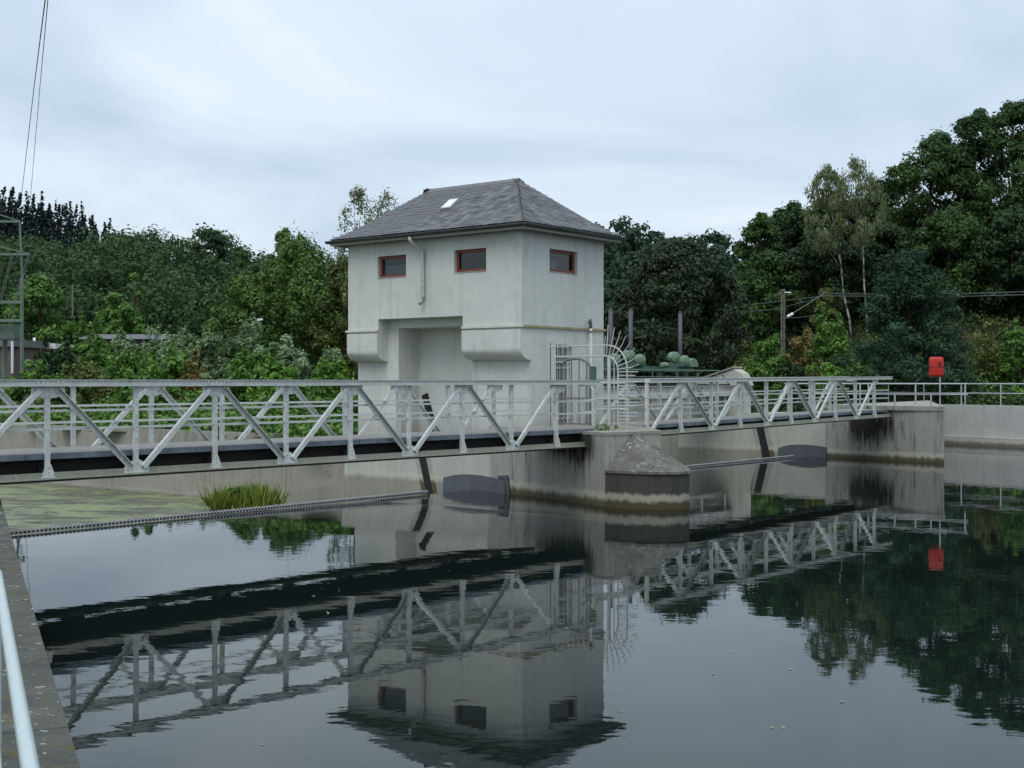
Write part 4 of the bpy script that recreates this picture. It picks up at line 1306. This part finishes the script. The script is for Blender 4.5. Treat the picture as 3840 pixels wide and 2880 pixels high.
def q_for(px, t):
    lo_, hi_ = 0.0, 30.0
    for _ in range(50):
        m = (lo_ + hi_) / 2; p = W(m, t)
        if 1920 + F0 * p.x / p.y < px: lo_ = m
        else: hi_ = m
    return m
def drum(mb, c, d, r, ln, n=18):
    """motor casing: cylinder with domed ends along d"""
    rr = [.0, .72, .93, 1, .93, .93, 1, 1, .93, .93, 1, .93, .72, .0]; xs = [-.5, -.495, -.47, -.42, -.40, -.26, -.24, .10, .12, .36, .38, .45, .49, .5]
    mb.tube([c + d * (x * ln) for x in xs], [max(.004, r * k) for k in rr], n, False)
def winch(px, label, second=True, cover=False, flip=1):
    q = q_for(px, 5.9); base = QT(q, 5.9, 3.26)
    w = thing('gate_winch', base, label, 'winch', 'gate winches')
    axd = (-U3 * .9 - V3).normalized()
    mb = MB(); mb.box(QT(q - .3, 5.9, 3.31), QT(q + .3, 5.9, 3.31), .5, .10); mb.box(QT(q - .12, 5.9, 3.42), QT(q + .12, 5.9, 3.42), .3, .2); mb.build('base_frame', M['green_dark'], w)
    c = QT(q, 5.75, 3.48)
    mb = MB(); drum(mb, c, axd, .20, .36); mo = mb.build('motor', M['green'], w, True)
    e = c + axd * .18
    mb = MB(); mb.tube([e - axd * .03, e + axd * .03], [.12, .10], 14); mb.tube([e, e + axd * .06], .03, 8); mb.build('end_plate', M['green'], mo)
    mb = MB(); mb.tube([c - axd * .06, c + axd * .02], .215, 18); mb.build('flange', M['green_dark'], mo)
    if second:
        c2 = QT(q - .08 * flip, 6.15, 3.62)
        mb = MB(); drum(mb, c2, (axd + U3 * .25).normalized(), .20, .34); mb.build('gearbox', M['green'], w, True)
        mb = MB(); mb.box(c2 + U3 * -.1 - UZ * .3, c2 + U3 * .1 - UZ * .3, .22, .3); mb.build('gear_foot', M['green_dark'], w)
    if cover:
        mb = MB(); c = QT(q + .62, 5.8, 3.26)
        pts = [c + U3 * (.32 * math.cos(a)) + UZ * (.32 * math.sin(a)) for a in [math.pi * k / 10 for k in range(11)]]
        v = [p - V3 * .12 for p in pts] + [p + V3 * .12 for p in pts]; n = 11
        mb.add(v, [(k, k + 1, n + k + 1, n + k) for k in range(10)] + [tuple(range(11)), tuple(reversed(range(11, 22)))])
        mb.build('wheel_cover', M['green'], w)
        mb = MB(); drum(mb, QT(q - 1.6, 5.6, 3.30), U3, .10, .4); mb.build('coupling', M['green'], w, True)
    return w
winch(2290, 'green gate winch partly hidden behind the spiked gate', False)
winch(2385, 'green gate winch with two drums, between the spiked gate and the middle tube')
winch(2552, 'green gate winch with arched wheel cover, farthest to the right', True, True)
for px, top, lab in ((2290, 1160, 'tall grey spindle tube nearest to the house corner'), (2365, 1162, 'tall grey spindle tube, middle one of three'), (2551, 1172, 'tall grey spindle tube standing alone on the right')):
    q = q_for(px, 6.25); p = W(q, 6.25); zt_ = EYE + (HY - top) / F0 * p.y
    sp_ = MB(); sp_.tube([W(q, 6.25, 2.6), W(q, 6.25, zt_)], .075, 12); sp_.tube([W(q, 6.25, zt_), W(q, 6.25, zt_ + .04)], [.085, .05], 12); sp_.tube([W(q, 6.25, 2.6), W(q, 6.25, 2.75)], [.14, .12], 12)
    tag(sp_.build('spindle_tube', M['grey_post'], None, True), lab, 'tube', 'gate spindle tubes')

# ------------------------------------------------------------------ right bank: railings and lifebuoy
bk = thing('bank_railing', Vector((20, 55.0, 1.7)), 'galvanised two rail guard along the right bank wall', 'railing')
def onb(s, z, o_=.25): p = p0 + dirw * s + nn * o_; return Vector((p.x, p.y, z))
for z, r in ((2.60, .030), (2.20, .024)): rod('rail', onb(0, z), onb(40, z), r, M['galv'], bk)
s_ = 1.0
while s_ < 24:
    rod('post', onb(s_, 1.70), onb(s_, 2.60), .028, M['galv'], bk); s_ += 1.95
lr = thing('landing_rail', W(18.5, -3, 1.87), 'galvanised railing round the abutment landing under the red lifebuoy', 'railing')
def onl(f, z): return lerp(W(17.55, -3.9, z), W(18.1, -.75, z), f)
beam('rail', onl(-.05, 2.28), onl(1.05, 2.28), .05, .05, M['galv'], lr)
rod('rail', onl(1.05, 2.72), onl(1.15, 2.72), .02, M['galv'], lr)
for f_ in (.12, .55, .98): rod('post', onl(f_, 1.87), onl(f_, 2.66 if f_ > .9 else 2.30), .028, M['galv'], lr)
ra, rb_ = W(20.9, -3.5, 0), W(20.9, .5, 0)
for z in (2.62, 2.24): rod('rail', W(20.9, -3.6, z), W(20.9, 3.5, z), .026, M['galv'], lr)
for t in (-3.5, -1.7, .1): rod('post', W(20.9, t, 1.87), W(20.9, t, 2.62), .026, M['galv'], lr)

lb = thing('lifebuoy', at(3525, 1523, 43.4), 'red rounded lifebuoy case on a thin pole at the abutment', 'lifebuoy')
pb = Vector((at(3525, 1523, 43.4).x, 43.4, 1.87))
rod('pole', pb, pb + UZ * 1.42, .026, M['galv'], lb)
def rounded_case(c, w, h, d, r):
    bm = bmesh.new(); bmesh.ops.create_cube(bm, size=1.0)
    for v_ in bm.verts: v_.co = Vector((v_.co.x * w, v_.co.y * d, v_.co.z * h))
    bmesh.ops.bevel(bm, geom=list(bm.edges), offset=r, segments=4, affect='EDGES', profile=.5)
    me = bpy.data.meshes.new('case'); bm.to_mesh(me); bm.free(); me.materials.append(M['red'])
    me.polygons.foreach_set('use_smooth', [True] * len(me.polygons))
    o = bpy.data.objects.new('case', me); return link(o, Matrix.Translation(c), lb)
cc = at(3518, 1376, 43.25)
cs_ = rounded_case(cc + Vector((0, .19, 0)), .46, .67, .26, .09)
mb = MB(); mb.box(cc + Vector((.07, .055, -.02)), cc + Vector((.07, .055, .17)), .05, .02); mb.build('slot', M['rubber'], cs_)
mb = MB(); mb.box(cc + Vector((-.232, .19, .0)), cc + Vector((.232, .19, .0)), .268, .012); mb.build('lid_seam', M['rubber'], cs_)
for z in (-.18, .2):
    mb = MB(); mb.box(cc + Vector((-.1, .33, z)), cc + Vector((.12, .33, z)), .03, .04); mb.build('bracket', M['galv'], cs_)
for x in (-.07, .0): 
    mb = MB(); mb.box(cc + Vector((x, .19, .33)), cc + Vector((x, .19, .345)), .04, .03); mb.build('cap_screw', M['rubber'], cs_)

# ------------------------------------------------------------------ far things: mast, sheds, lamp, catenary, wires
mt = thing('transformer_mast', at(82, 1440, 70), 'pale green steel transformer mast with cross arms at the left edge', 'mast')
Zm = 70
def mp(x, y, dz=0): return at(x, y, Zm + dz)
beam('post', mp(82, 1430), mp(82, 1040), .14, .14, M['pylon'], mt)
beam('post', mp(18, 1430, 1.5), mp(18, 1270, 1.5), .2, .2, M['pylon'], mt)
beam('upper_post', mp(84, 1045), mp(74, 826), .09, .09, M['pylon'], mt)
for y, xe in ((830, 76), (953, 112)):
    beam('cross_arm', mp(-60, y), mp(xe, y + 1), .12, .12, M['pylon'], mt)
    beam('arm_brace', mp(-40, y - 38), mp(xe - 5, y - 2), .06, .06, M['pylon'], mt)
for y in (1133, 1202): beam('platform_bar', mp(-60, y), mp(86, y), .2, .16, M['pylon'], mt)
for xa, ya, xb, yb in ((44, 960, -4, 1130), (50, 962, 4, 1130), (104, 962, 30, 1200), (110, 962, 40, 1198)): rod('jumper_wire', mp(xa, ya), mp(xb, yb), .02, M['wire'], mt)
for x in (44, 106): 
    mb = MB(); mb.tube([mp(x, 955), mp(x, 975)], [.08, .06], 8); mb.build('insulator', M['grey_post'], mt)
mb = MB(); mb.box(mp(-20, 1243, .8), mp(63, 1243, .8), .8, .78); tb = mb.build('transformer', M['pylon'], mt)
mb = MB(); mb.box(mp(-25, 1272, .8), mp(68, 1272, .8), 1.0, .10); mb.build('platform', M['grey_post'], mt)

def shed(name, label, x0, x1, ytop, ybot, Z, wall, trim, depth=6):
    t = thing(name, at((x0 + x1) / 2, ybot, Z), label, 'shed')
    a, b = at(x0, ybot, Z), at(x1, ybot, Z); h = at(x0, ytop, Z).z
    MB().prism([(a.x, Z), (b.x, Z), (b.x, Z + depth), (a.x, Z + depth)], .3, h - .45).build('wall', wall, t)
    MB().prism([(a.x - .2, Z - .2), (b.x + .2, Z - .2), (b.x + .2, Z + depth), (a.x - .2, Z + depth)], h - .446, h).build('fascia', trim, t)
    return t
t = shed('flat_roofed_shed', 'low brown shed with white flat roof edge behind the shrubs at far left', 52, 200, 1288, 1400, 84, M['brick'], M['whitetrim'])
rod('roof_vent', at(129, 1292, 83.6), at(129, 1266, 83.6), .09, M['lamp'], t)
beam('corner_post', at(56, 1400, 83.5), at(56, 1290, 83.5), .16, .16, M['whitetrim'], t)
t = shed('brick_outbuilding', 'dark brown outbuilding beneath the transformer mast', -80, 44, 1272, 1400, 78, M['brick'], M['soffit'])
rod('drain_pipe', at(46, 1400, 77.6), at(46, 1280, 77.6), .08, M['whitetrim'], t)
t = thing('barn', at(480, 1400, 95), 'long low grey roof showing above the silver shrubs', 'barn')
a, b = at(300, 1400, 95), at(660, 1400, 95); zr, ze = at(0, 1246, 95).z, at(0, 1272, 95).z
MB().prism([(a.x, 95), (b.x, 95), (b.x, 103), (a.x, 103)], .3, ze).build('wall', M['brick'], t)
mobj('roof', [(a.x - .3, 94.4, ze), (b.x + .3, 94.4, ze), (b.x + .3, 99, zr), (a.x - .3, 99, zr), (b.x + .3, 103.6, ze), (a.x - .3, 103.6, ze)], [(0, 1, 2, 3), (3, 2, 4, 5)], M['greyroof'], t)
t = thing('street_lamp', at(948, 1400, 72), 'white street lamp head peeping over the silver shrubs', 'lamp')
rod('pole', at(948, 1440, 72), at(948, 1206, 72), .05, M['grey_post'], t)
beam('lamp_head', at(944, 1203, 72), at(985, 1197, 72), .16, .11, M['lamp'], t)
t = thing('utility_pole', at(272, 1180, 120), 'thin bare utility pole on the wooded slope at left', 'pole')
rod('pole', at(272, 1190, 99), at(272, 1072, 99), .06, M['oldzinc'], t); rod('pole_cap', at(272, 1072, 99), at(272, 1066, 99), .04, M['oldzinc'], t)

mast = thing('catenary_mast', at(2935, 1330, 80), 'rusty lattice railway mast with slanting arm on the right slope', 'mast')
Zc = 80
def cp(x, y, d=0): return at(x, y, Zc + d)
for x in (2931, 2941): beam('chord', cp(x, 1345), cp(x, 1088), .07, .07, M['oldzinc'], mast)
for k in range(15):
    y = 1330 - k * 16.5; beam('lacing', cp(2931, y), cp(2941, y - 16), .035, .035, M['oldzinc'], mast)
beam('cap', cp(2928, 1088), cp(2944, 1088), .12, .08, M['oldzinc'], mast)
rod('top_bracket', cp(2940, 1096), cp(2966, 1098), .04, M['lamp'], mast)
rod('cantilever_arm', cp(2940, 1196), cp(3090, 1102), .035, M['oldzinc'], mast)
rod('stay', cp(2940, 1196), cp(3090, 1180, 1), .02, M['wire'], mast)
for x, y in ((2958, 1185), (2969, 1179)):
    mb = MB(); drum(mb, cp(x, y), (cp(3090, 1102) - cp(2940, 1196)).normalized(), .10, .22, 10); mb.build('insulator', M['lamp'], mast, True)
def wire(label, pts, r, group=None):
    mb = MB(); mb.tube(pts, r, 5); return tag(mb.build('overhead_wire', M['wire'], None, True), label, 'wire', group)
wire('upper contact wire from the lattice mast towards the right edge', [cp(3090, 1102), at(3380, 1103, 74), at(3640, 1101, 68), at(3900, 1092, 62)], .022)
wire('lower contact wire running to the right edge below the upper one', [cp(2760, 1150, 12), cp(2940, 1128, 3), cp(3090, 1110, -1), at(3380, 1112, 74), at(3640, 1111, 68), at(3900, 1104, 62)], .022)
wire('thin wire sloping past the lattice mast into the trees at left', [cp(2700, 1180, 14), cp(2900, 1160, 4), cp(3030, 1130, 0), cp(3090, 1104, 0)], .018)
wire('left one of the pair of power lines at upper left', [at(80, 742, 330), at(128, 330, 210), at(178, -60, 120)], .065)
wire('right one of the pair of power lines at upper left', [at(114, 748, 335), at(150, 330, 225), at(186, -60, 135)], .055)

# ------------------------------------------------------------------ trees and shrubs
def spot(px, Z): return at(px, HY, Z).x
def tree(label, px, ytop, Z, wpx, lmat, seed, k=46, per=330, leaf=.30, base=.2, cr=.25, fill=.45, top=1.0, flat=.75, name='broadleaf_tree', group='trees on the right slope', z0=None, tr=None, **kw):
    x = spot(px, Z); zb = land_height(x, Z) - .15 if z0 is None else z0
    zt = at(px, ytop, Z).z
    h = zt - zb; rad = wpx / F0 * Z / 2
    rs = np.random.RandomState(seed)
    cl = clumps_round(k, h * base, h, rad, rs, cr, top, fill, flat)
    return plant(name, label, 'tree', (x, Z, zb), cl, per, leaf, lmat, seed + 1, (h * .86, tr or .018 * h + .06), group, **kw)

# right: slope forest, back to front
RT = [
 ('tall dark oak at the right edge with its top near the picture border', 3800, 385, 101, 420, 'oak'),
 ('tall ragged tree left of the tallest oak on the right slope', 3660, 415, 106, 300, 'forest'),
 ('broad dark crowned tree in the middle of the right slope', 3490, 505, 104, 400, 'oak'),
 ('dark tree rising just right of the birches', 3300, 690, 110, 300, 'forest'),
 ('dark tree behind the two birches', 3110, 735, 112, 300, 'oak'),
 ('bushy topped tree left of the birches', 2960, 760, 108, 260, 'forest'),
 ('leftmost tree of the right slope, next to the distant hill', 2850, 800, 105, 240, 'oak'),
 ('low broad tree below the birch crowns', 3080, 880, 98, 360, 'forest'),
 ('low dark tree filling the gap behind the lattice mast', 2880, 950, 98, 330, 'oak'),
 ('shaded tree between the pine and the broad dark crown', 3330, 850, 97, 330, 'forest'),
 ('shaded tree behind the pine top', 3560, 800, 94, 400, 'oak'),
 ('shaded tree at the right edge halfway up', 3800, 780, 92, 380, 'forest'),
 ('young bright green sapling beside the cantilever arm', 3100, 1085, 84, 120, 'scrub'),
]
for k, (lab, px, yt, Z, wp, lm) in enumerate(RT):
    low = yt > 780
    tree(lab, px, yt, Z, wp, L[lm], 100 + 3 * k, k=105 if not low else 84, per=225, leaf=.30, base=.08 if low else .12, cr=.195, fill=.3, limbs=5)
# the big round maple behind the winches
tree('big round dark maple standing behind the green winches', 2545, 905, 74, 570, L['maple'], 201, k=240, per=190, leaf=.25, base=.02, cr=.125, fill=.6, flat=.9, group=None, name='maple_tree')
# two birches with pale stems
for lab, px, yt, wp, lean, sd in (('birch with white stem, left one of the two on the right slope', 3100, 622, 150, (-1.0, 0), 301), ('birch with white stem, right one of the two on the right slope', 3215, 604, 190, (-.7, 0), 305)):
    Z = 93; x = spot(px + 95 if sd == 301 else px + 40, Z); zb = land_height(x, Z) - .2; h = at(px, yt, Z).z - zb; rad = wp / F0 * Z / 2
    rs = np.random.RandomState(sd)
    cl = clumps_round(64, h * .55, h, rad * 1.15, rs, .19, 1.0, .3, 1.2)
    cl[:, 0] += spot(px, Z) - x
    plant('birch_tree', lab, 'tree', (x, Z, zb), cl, 90, .22, L['birch'], sd + 1, (h * .93, .085), 'birches on the right slope', aspect=.35, droop=(0, 0, -1), tmat=M['birch'], lean=(spot(px, Z) - x, 0), limbs=10, start=.6)
# scots pine in front
Z = 60; px = 3410; x = spot(px, Z); zb = 1.5; h = at(px, 945, Z).z - zb
rs = np.random.RandomState(41); cl = []
for i in range(130):
    f = rs.random() ** .75; a = rs.random() * 6.283
    r = 3.5 * (1 - f) ** .6 * (.25 + .75 * rs.random() ** .6); s_ = .42 + .35 * rs.random()
    cl.append((r * math.cos(a), r * math.sin(a), h * (.13 + .85 * f) + .15 * rs.normal(), s_, s_, s_ * .55))
plant('pine_tree', 'blue green pine with upturned shoots left of the red lifebuoy', 'tree', (x, Z, zb), np.array(cl), 210, .26, L['pine'], 42, (h * .95, .16), None, aspect=.22, jitter=.6, shell=.25, up=.9, limbs=26, start=.08)

# shrubs
def shrub(label, px, ytop, Z, wpx, lmat, seed, per=260, k=26, leaf=.16, z0=None, flat=.85, name='shrub', group=None, cr=.34, aspect=.5, **kw):
    x = spot(px, Z); zb = (land_height(x, Z) - .1) if z0 is None else z0
    h = at(px, ytop, Z).z - zb; rad = wpx / F0 * Z / 2
    rs = np.random.RandomState(seed)
    cl = []
    k = int(k * 2.6); per = int(per * .45)
    lob = [(rs.random() * 6.283, .3 + .6 * rs.random(), .62 + .42 * rs.random()) for _ in range(4)] + [(0, 0, 1.0)]   # uneven lobes
    for i in range(k):
        la, lr, lh = lob[i % 5]
        a = rs.random() * 6.283; el = math.asin(rs.random() ** .8) ; rr = .45 + .6 * rs.random() ** .6
        cx, cy_ = lr * .6 * rad * math.cos(la), lr * .5 * rad * math.sin(la)
        r = rad * .66 * math.cos(el) * rr
        s_ = min(rad, h) * .17 * (.5 + 1.0 * rs.random())
        cl.append((cx + r * math.cos(a), cy_ + r * math.sin(a), max(s_ * .4, h * lh * math.sin(el) * rr ** .5 - s_ * .3), s_ * 1.15, s_ * 1.15, s_ * flat))
    for i in range(int(k * .25)):       # short shoots breaking the outline
        la, lr, lh = lob[rs.randint(5)]
        a = rs.random() * 6.283; el = math.asin(rs.random() ** .6)
        r = rad * .68 * math.cos(el)
        cl.append((lr * .6 * rad * math.cos(la) + r * math.cos(a), lr * .5 * rad * math.sin(la) + r * math.sin(a), max(.1, h * lh * (math.sin(el) + .05)), .05 * rad + .05, .05 * rad + .05, .06 * h + .06))
    return plant(name, label, 'shrub', (x, Z, zb), np.array(cl), per, leaf, lmat, seed + 1, (h * .6, .05), group, aspect=aspect, limbs=8, start=.05, stem_name='stem', crown_name='foliage', **kw)

RS = [
 ('dense dark shrub below the lattice mast', 2900, 1270, 66, 260, 'bush'),
 ('yellowish scrub between the maple and the lattice mast', 2800, 1300, 70, 160, 'scrub'),
 ('bright leafy shrub right of the lattice mast', 3110, 1175, 70, 210, 'bush'),
 ('low bright shrub above the farther bridge, beside the pine foot', 3110, 1345, 60, 130, 'lime'),
 ('low green shrub in front of the pine trunk', 3240, 1350, 62, 190, 'bush'),
 ('wide olive shrub right of the red lifebuoy', 3680, 1230, 66, 330, 'scrub'),
 ('dark green shrub at the right edge behind the bank railing', 3830, 1210, 64, 240, 'bush'),
 ('brown scrub on the slope under the cantilever arm', 3010, 1230, 76, 200, 'rust'),
 ('low green shrub right of the abutment, behind the bank railing', 3600, 1400, 62, 260, 'bush'),
 ('bright low shrub at the right edge under the bank railing', 3800, 1440, 60, 150, 'lime'),
 ('shaded scrub under the pine branches', 3400, 1330, 66, 240, 'forest'),
 ('dark scrub left of the pine foot', 3000, 1340, 64, 160, 'forest'),
]
for k, (lab, px, yt, Z, wp, lm) in enumerate(RS): shrub(lab, px, yt, Z, wp, L[lm], 400 + 3 * k, per=230, k=26, leaf=.20, group='shrubs on the right bank')

LS = [  # shrub bank beyond the training wall
 ('tall green shrub in front of the left end of the barn roof', 370, 1258, 66, 210, 'bush', .18),
 ('tall grey green shrub covering the middle of the barn wall', 470, 1252, 68, 220, 'silver', .17),
 ('tall green shrub covering the right end of the barn', 640, 1262, 66, 200, 'bush', .18),
 ('dark shrub closing the gap between shed and barn', 250, 1290, 58, 190, 'forest', .17),
 ('tangled green shrub behind the small rusty one', 660, 1330, 50, 240, 'bush', .16),
 ('tangled green shrub between the rusty shrub and the house', 1000, 1300, 49, 250, 'bush', .16),
 ('dark green shrub beside the brown shed', 290, 1225, 62, 240, 'bush', .18),
 ('dark conical shrub in front of the brown shed', 180, 1290, 60, 130, 'forest', .16),
 ('low green shrub at the left edge above the bridge rail', 130, 1340, 54, 260, 'bush', .16),
 ('spreading sumac like shrub left of the rusty one', 430, 1330, 52, 330, 'bush', .18),
 ('silver green willow shrub below the grey barn roof', 590, 1240, 60, 260, 'silver', .15),
 ('pale shrub between the barn roof and the silver willows', 700, 1230, 58, 150, 'silver', .14),
 ('olive brown shrub behind the rusty one', 760, 1285, 56, 210, 'rust', .16),
 ('small rusty brown shrub just above the bridge rail', 715, 1375, 47, 110, 'rust', .12),
 ('silvery leaved shrub, left one of the three tallest', 800, 1215, 56, 170, 'silver', .15),
 ('silvery leaved shrub, middle one of the three tallest', 955, 1208, 54, 220, 'silver', .15),
 ('silvery leaved shrub, right one of the three tallest', 1090, 1235, 52, 220, 'silver', .15),
 ('silver tipped shrub against the house wall', 1240, 1290, 50, 170, 'silver', .14),
 ('low leafy green shrub under the middle silver shrub', 900, 1340, 46, 260, 'bush', .16),
 ('bright fern like green shrub next to the house', 1240, 1335, 44.5, 240, 'lime', .15),
 ('bright green shrub two steps left of the house', 1060, 1335, 44, 230, 'lime', .15),
 ('green shrub left of the rusty one above the wall', 560, 1350, 46, 260, 'bush', .16),
 ('olive green shrub above the wall further left', 330, 1370, 48, 260, 'scrub', .15),
 ('trailing green shrub hanging over the wall by the house', 1200, 1430, 41.5, 190, 'bush', .13),
 ('trailing green shrub hanging over the wall left of the house', 1040, 1450, 42, 200, 'bush', .13),
 ('low weedy shrub on the wall behind the bridge rails', 780, 1455, 44.5, 300, 'bush', .14),
 ('low weedy shrub further left on the wall behind the bridge rails', 520, 1450, 47.5, 330, 'bush', .14),
 ('yellow green weedy shrub at the left end of the wall', 230, 1440, 50.5, 350, 'scrub', .14),
]
for k, (lab, px, yt, Z, wp, lm, lf) in enumerate(LS):
    kw = {}
    if lm == 'silver': kw = dict(aspect=.38, up=.8)
    shrub(lab, px, yt, Z, wp, L[lm], 500 + 3 * k, per=215, k=30, leaf=lf * 1.28, group='shrubs beyond the training wall', z0=.95, **kw)

# left: feathery olive trees, birch tops behind the roof, single trees in the wood
def feathery(label, px, ytop, Z, wpx, seed, k, per=240, lm='willow', base=.05, name='willow_tree', group='feathery olive trees', **kw):
    return tree(label, px, ytop, Z, wpx, L[lm], seed, k=int(k * 1.9), per=per, leaf=.34, base=base, cr=.17, fill=.4, flat=1.15, name=name, group=group, z0=.9, aspect=.4, **kw)
feathery('large olive green feathery tree left of the house', 1130, 905, 104, 460, 601, 80)
feathery('lower left lobe of feathery olive trees next to the dark wood', 930, 1010, 102, 300, 605, 52)
feathery('slender feathery tree with its tip above the large olive one', 1060, 862, 108, 190, 609, 36)
feathery('brownish feathery tree half hidden by the house wall', 1290, 960, 100, 240, 613, 44, lm='scrub')
for lab, px, yt, wp, sd in (('sparse birch top left of the roof slope', 1345, 712, 210, 621), ('sparse birch top close to the roof slope', 1455, 722, 230, 625)):
    tree(lab, px, yt, 92, wp, L['birch'], sd, k=70, per=34, leaf=.25, base=.45, cr=.17, fill=.3, flat=1.5, name='birch_tree', group='birches behind the house', z0=1.0, aspect=.4, tr=.12, tmat=M['trunk'])
tree('bright green tree behind the transformer mast', 150, 1045, 100, 260, L['bush'], 641, k=46, per=280, leaf=.34, base=.1, group='single trees in the left wood', z0=1.5)
tree('low bright tree in front of the dark wood', 440, 1110, 104, 230, L['bush'], 645, k=40, per=260, leaf=.34, base=.1, group='single trees in the left wood', z0=1.5)
tree('flat topped pine on the skyline of the left wood', 790, 862, 300, 120, L['forest'], 649, k=18, per=170, leaf=.75, base=.55, cr=.42, flat=.4, name='pine_tree', group=None, z0=22)
tree('small light tree at the right end of the wood skyline', 925, 925, 240, 110, L['oak'], 653, k=22, per=150, leaf=.6, base=.2, group='single trees in the left wood', z0=8)
tree('small yellow green tree within the dark wood', 505, 1030, 205, 80, L['lime'], 657, k=10, per=160, leaf=.6, base=.5, group='single trees in the left wood', z0=4)

# grass tuft growing on the apron behind the left gate
def blades(name, label, c, rx, ry, n, h, lmat, seed, cat='grass'):
    rs = np.random.RandomState(seed)
    cx = rx * (rs.random(9) * 2 - 1); cyy = ry * (rs.random(9) * 2 - 1); ch = .45 + .6 * rs.random(9); cw = .10 + .16 * rs.random(9)
    m = rs.randint(0, 9, n)
    pos = np.stack([cx[m] + cw[m] * rs.normal(size=n), cyy[m] + cw[m] * rs.normal(size=n), np.zeros(n)], 1)
    hh = h * (.35 + .75 * rs.random(n)) * ch[m]
    d = unit(np.stack([.45 * rs.normal(size=n), .45 * rs.normal(size=n), np.ones(n)], 1))
    pos += d * (hh * .5)[:, None]
    nr = unit(np.cross(d, unit(rs.normal(size=(n, 3)))))
    me = leaf_quads(pos, nr, hh, .06, rs.random(n), lmat, name, rs, d)
    o = link(bpy.data.objects.new(name, me), Matrix.Translation(c))
    return tag(o, label, cat, kind='stuff')
gp = at(895, 1905, 35.2)
hump = MB(); n = 16
ringp = [(gp.x + 1.05 * math.cos(6.283 * k / n), gp.y + .6 * math.sin(6.283 * k / n)) for k in range(n)]
hump.add([(gp.x, gp.y, -.62)] + [(x, y, -.95) for x, y in ringp] + [(gp.x + (x - gp.x) * .6, gp.y + (y - gp.y) * .6, -.68) for x, y in ringp], [(0, n + 1 + k, n + 1 + (k + 1) % n) for k in range(n)] + [(1 + k, 1 + (k + 1) % n, n + 1 + (k + 1) % n, n + 1 + k) for k in range(n)])
tag(hump.build('mud_bank', M['bed'], None, True), kind='structure')
blades('grass_tuft', 'yellow green reed grass growing behind the toothed weir crest', Vector((gp.x, gp.y, -.75)), .62, .40, 3400, .78, L['grass'], 71)
rs = np.random.RandomState(77)
cl = np.array([(rs.normal() * .38, rs.normal() * .25, .3 + .28 * rs.random(), .11, .10, .10) for _ in range(12)])
plant('water_weed', 'leafy green weed standing in the reed grass', 'weed', (gp.x + .25, gp.y, -.72), cl, 50, .09, L['bush'], 78, (.4, .015), None, stem_name='stem', crown_name='foliage', limbs=6, start=.05)
wp_ = W(-1.2, -3.1, 1.58)
cl = np.array([(rs.normal() * .16, rs.normal() * .16, -.08 + .22 * rs.random() ** 2, .05, .05, .05) for _ in range(26)])
wl_ = N0 + step1 * 9.05
plant('wall_weed', 'small green weed sprouting where the near truss meets the pier', 'weed', (wl_.x + .05, wl_.y + .15, 1.56), cl, 22, .055, L['bush'], 79, (.2, .008), None, stem_name='stem', crown_name='foliage', limbs=5, start=.05)

# flecks drifting on the pond
rs = np.random.RandomState(91); pos = []
for _ in range(70):
    y = 6.8 + 14 * rs.random() ** 1.3; x = (-.25 + .62 * rs.random()) * y
    pos.append((x, y, .004))
pos = np.array(pos)
me = leaf_quads(pos, np.tile([0., 0, 1], (70, 1)) + .05 * rs.normal(size=(70, 3)), .016 + .05 * rs.random(70) ** 3, .6, .7 + .3 * rs.random(70), L['silver'], 'floating_flecks', rs)
tag(link(bpy.data.objects.new('floating_flecks', me), Matrix.Identity(4)), 'pale leaf flecks drifting on the pond', 'leaves', kind='stuff')

def undergrowth(name, label, pts, lmat, seed, leaf, per, hgt):
    rs = np.random.RandomState(seed); cl = []
    for x, y, z in pts:
        r = hgt * (.5 + .8 * rs.random())
        cl.append((x, y, z + r * .35, r * 1.2, r * 1.2, r * .8))
    cl = np.array(cl); c = cl[:, :3].mean(0); cl[:, :3] -= c
    p, n_, s_, t_ = crown_points(cl, per, rs, leaf, .5, .35, .6)
    me = leaf_quads(p, n_, s_, .5, t_, lmat, name, rs)
    return tag(link(bpy.data.objects.new(name, me), Matrix.Translation(Vector(c))), label, 'undergrowth', kind='stuff')
rs = np.random.RandomState(55); A_pts, B_pts, C_pts = [], [], []
for _ in range(2600):
    y = 57 + 62 * rs.random() ** 1.2; x = (.10 + .32 * rs.random()) * y
    if not is_land(x, y): continue
    u_ = rs.random(); px_ = 1920 + F0 * x / y
    bare = 2760 < px_ < 3120 and 74 < y < 92
    if bare and u_ > .25: continue
    (A_pts if u_ < .55 else B_pts).append((x, y, land_height(x, y)))
for _ in range(900):
    q_, t_ = .9 + 16 * rs.random() ** 1.6, 7.2 + 40 * rs.random()
    if not (t_ > 15 or q_ < 6): continue
    p = W(q_, t_); C_pts.append((p.x, p.y, land_height(p.x, p.y)))
undergrowth('undergrowth', 'dark green brambles and saplings covering the right slope', A_pts, L['forest'], 56, .26, 46, .8)
undergrowth('undergrowth', 'brownish dry scrub and weeds covering the right slope', B_pts, L['scrub'], 57, .24, 34, .55)
undergrowth('undergrowth', 'green weeds and brambles between the shrubs beyond the training wall', C_pts, L['bush'], 58, .20, 60, .7)

# the slope wood goes on beyond the right edge of the picture
sp = []
for _ in range(46):
    y = 62 + 55 * rs.random(); x = y * (.47 + .35 * rs.random())
    sp.append((x, y, land_height(x, y) - .3))
wood('slope_wood', 'continuing dark wood on the slope past the right edge', sp, L['forest'], 97, .42, 80, 11, 12, 3.6)
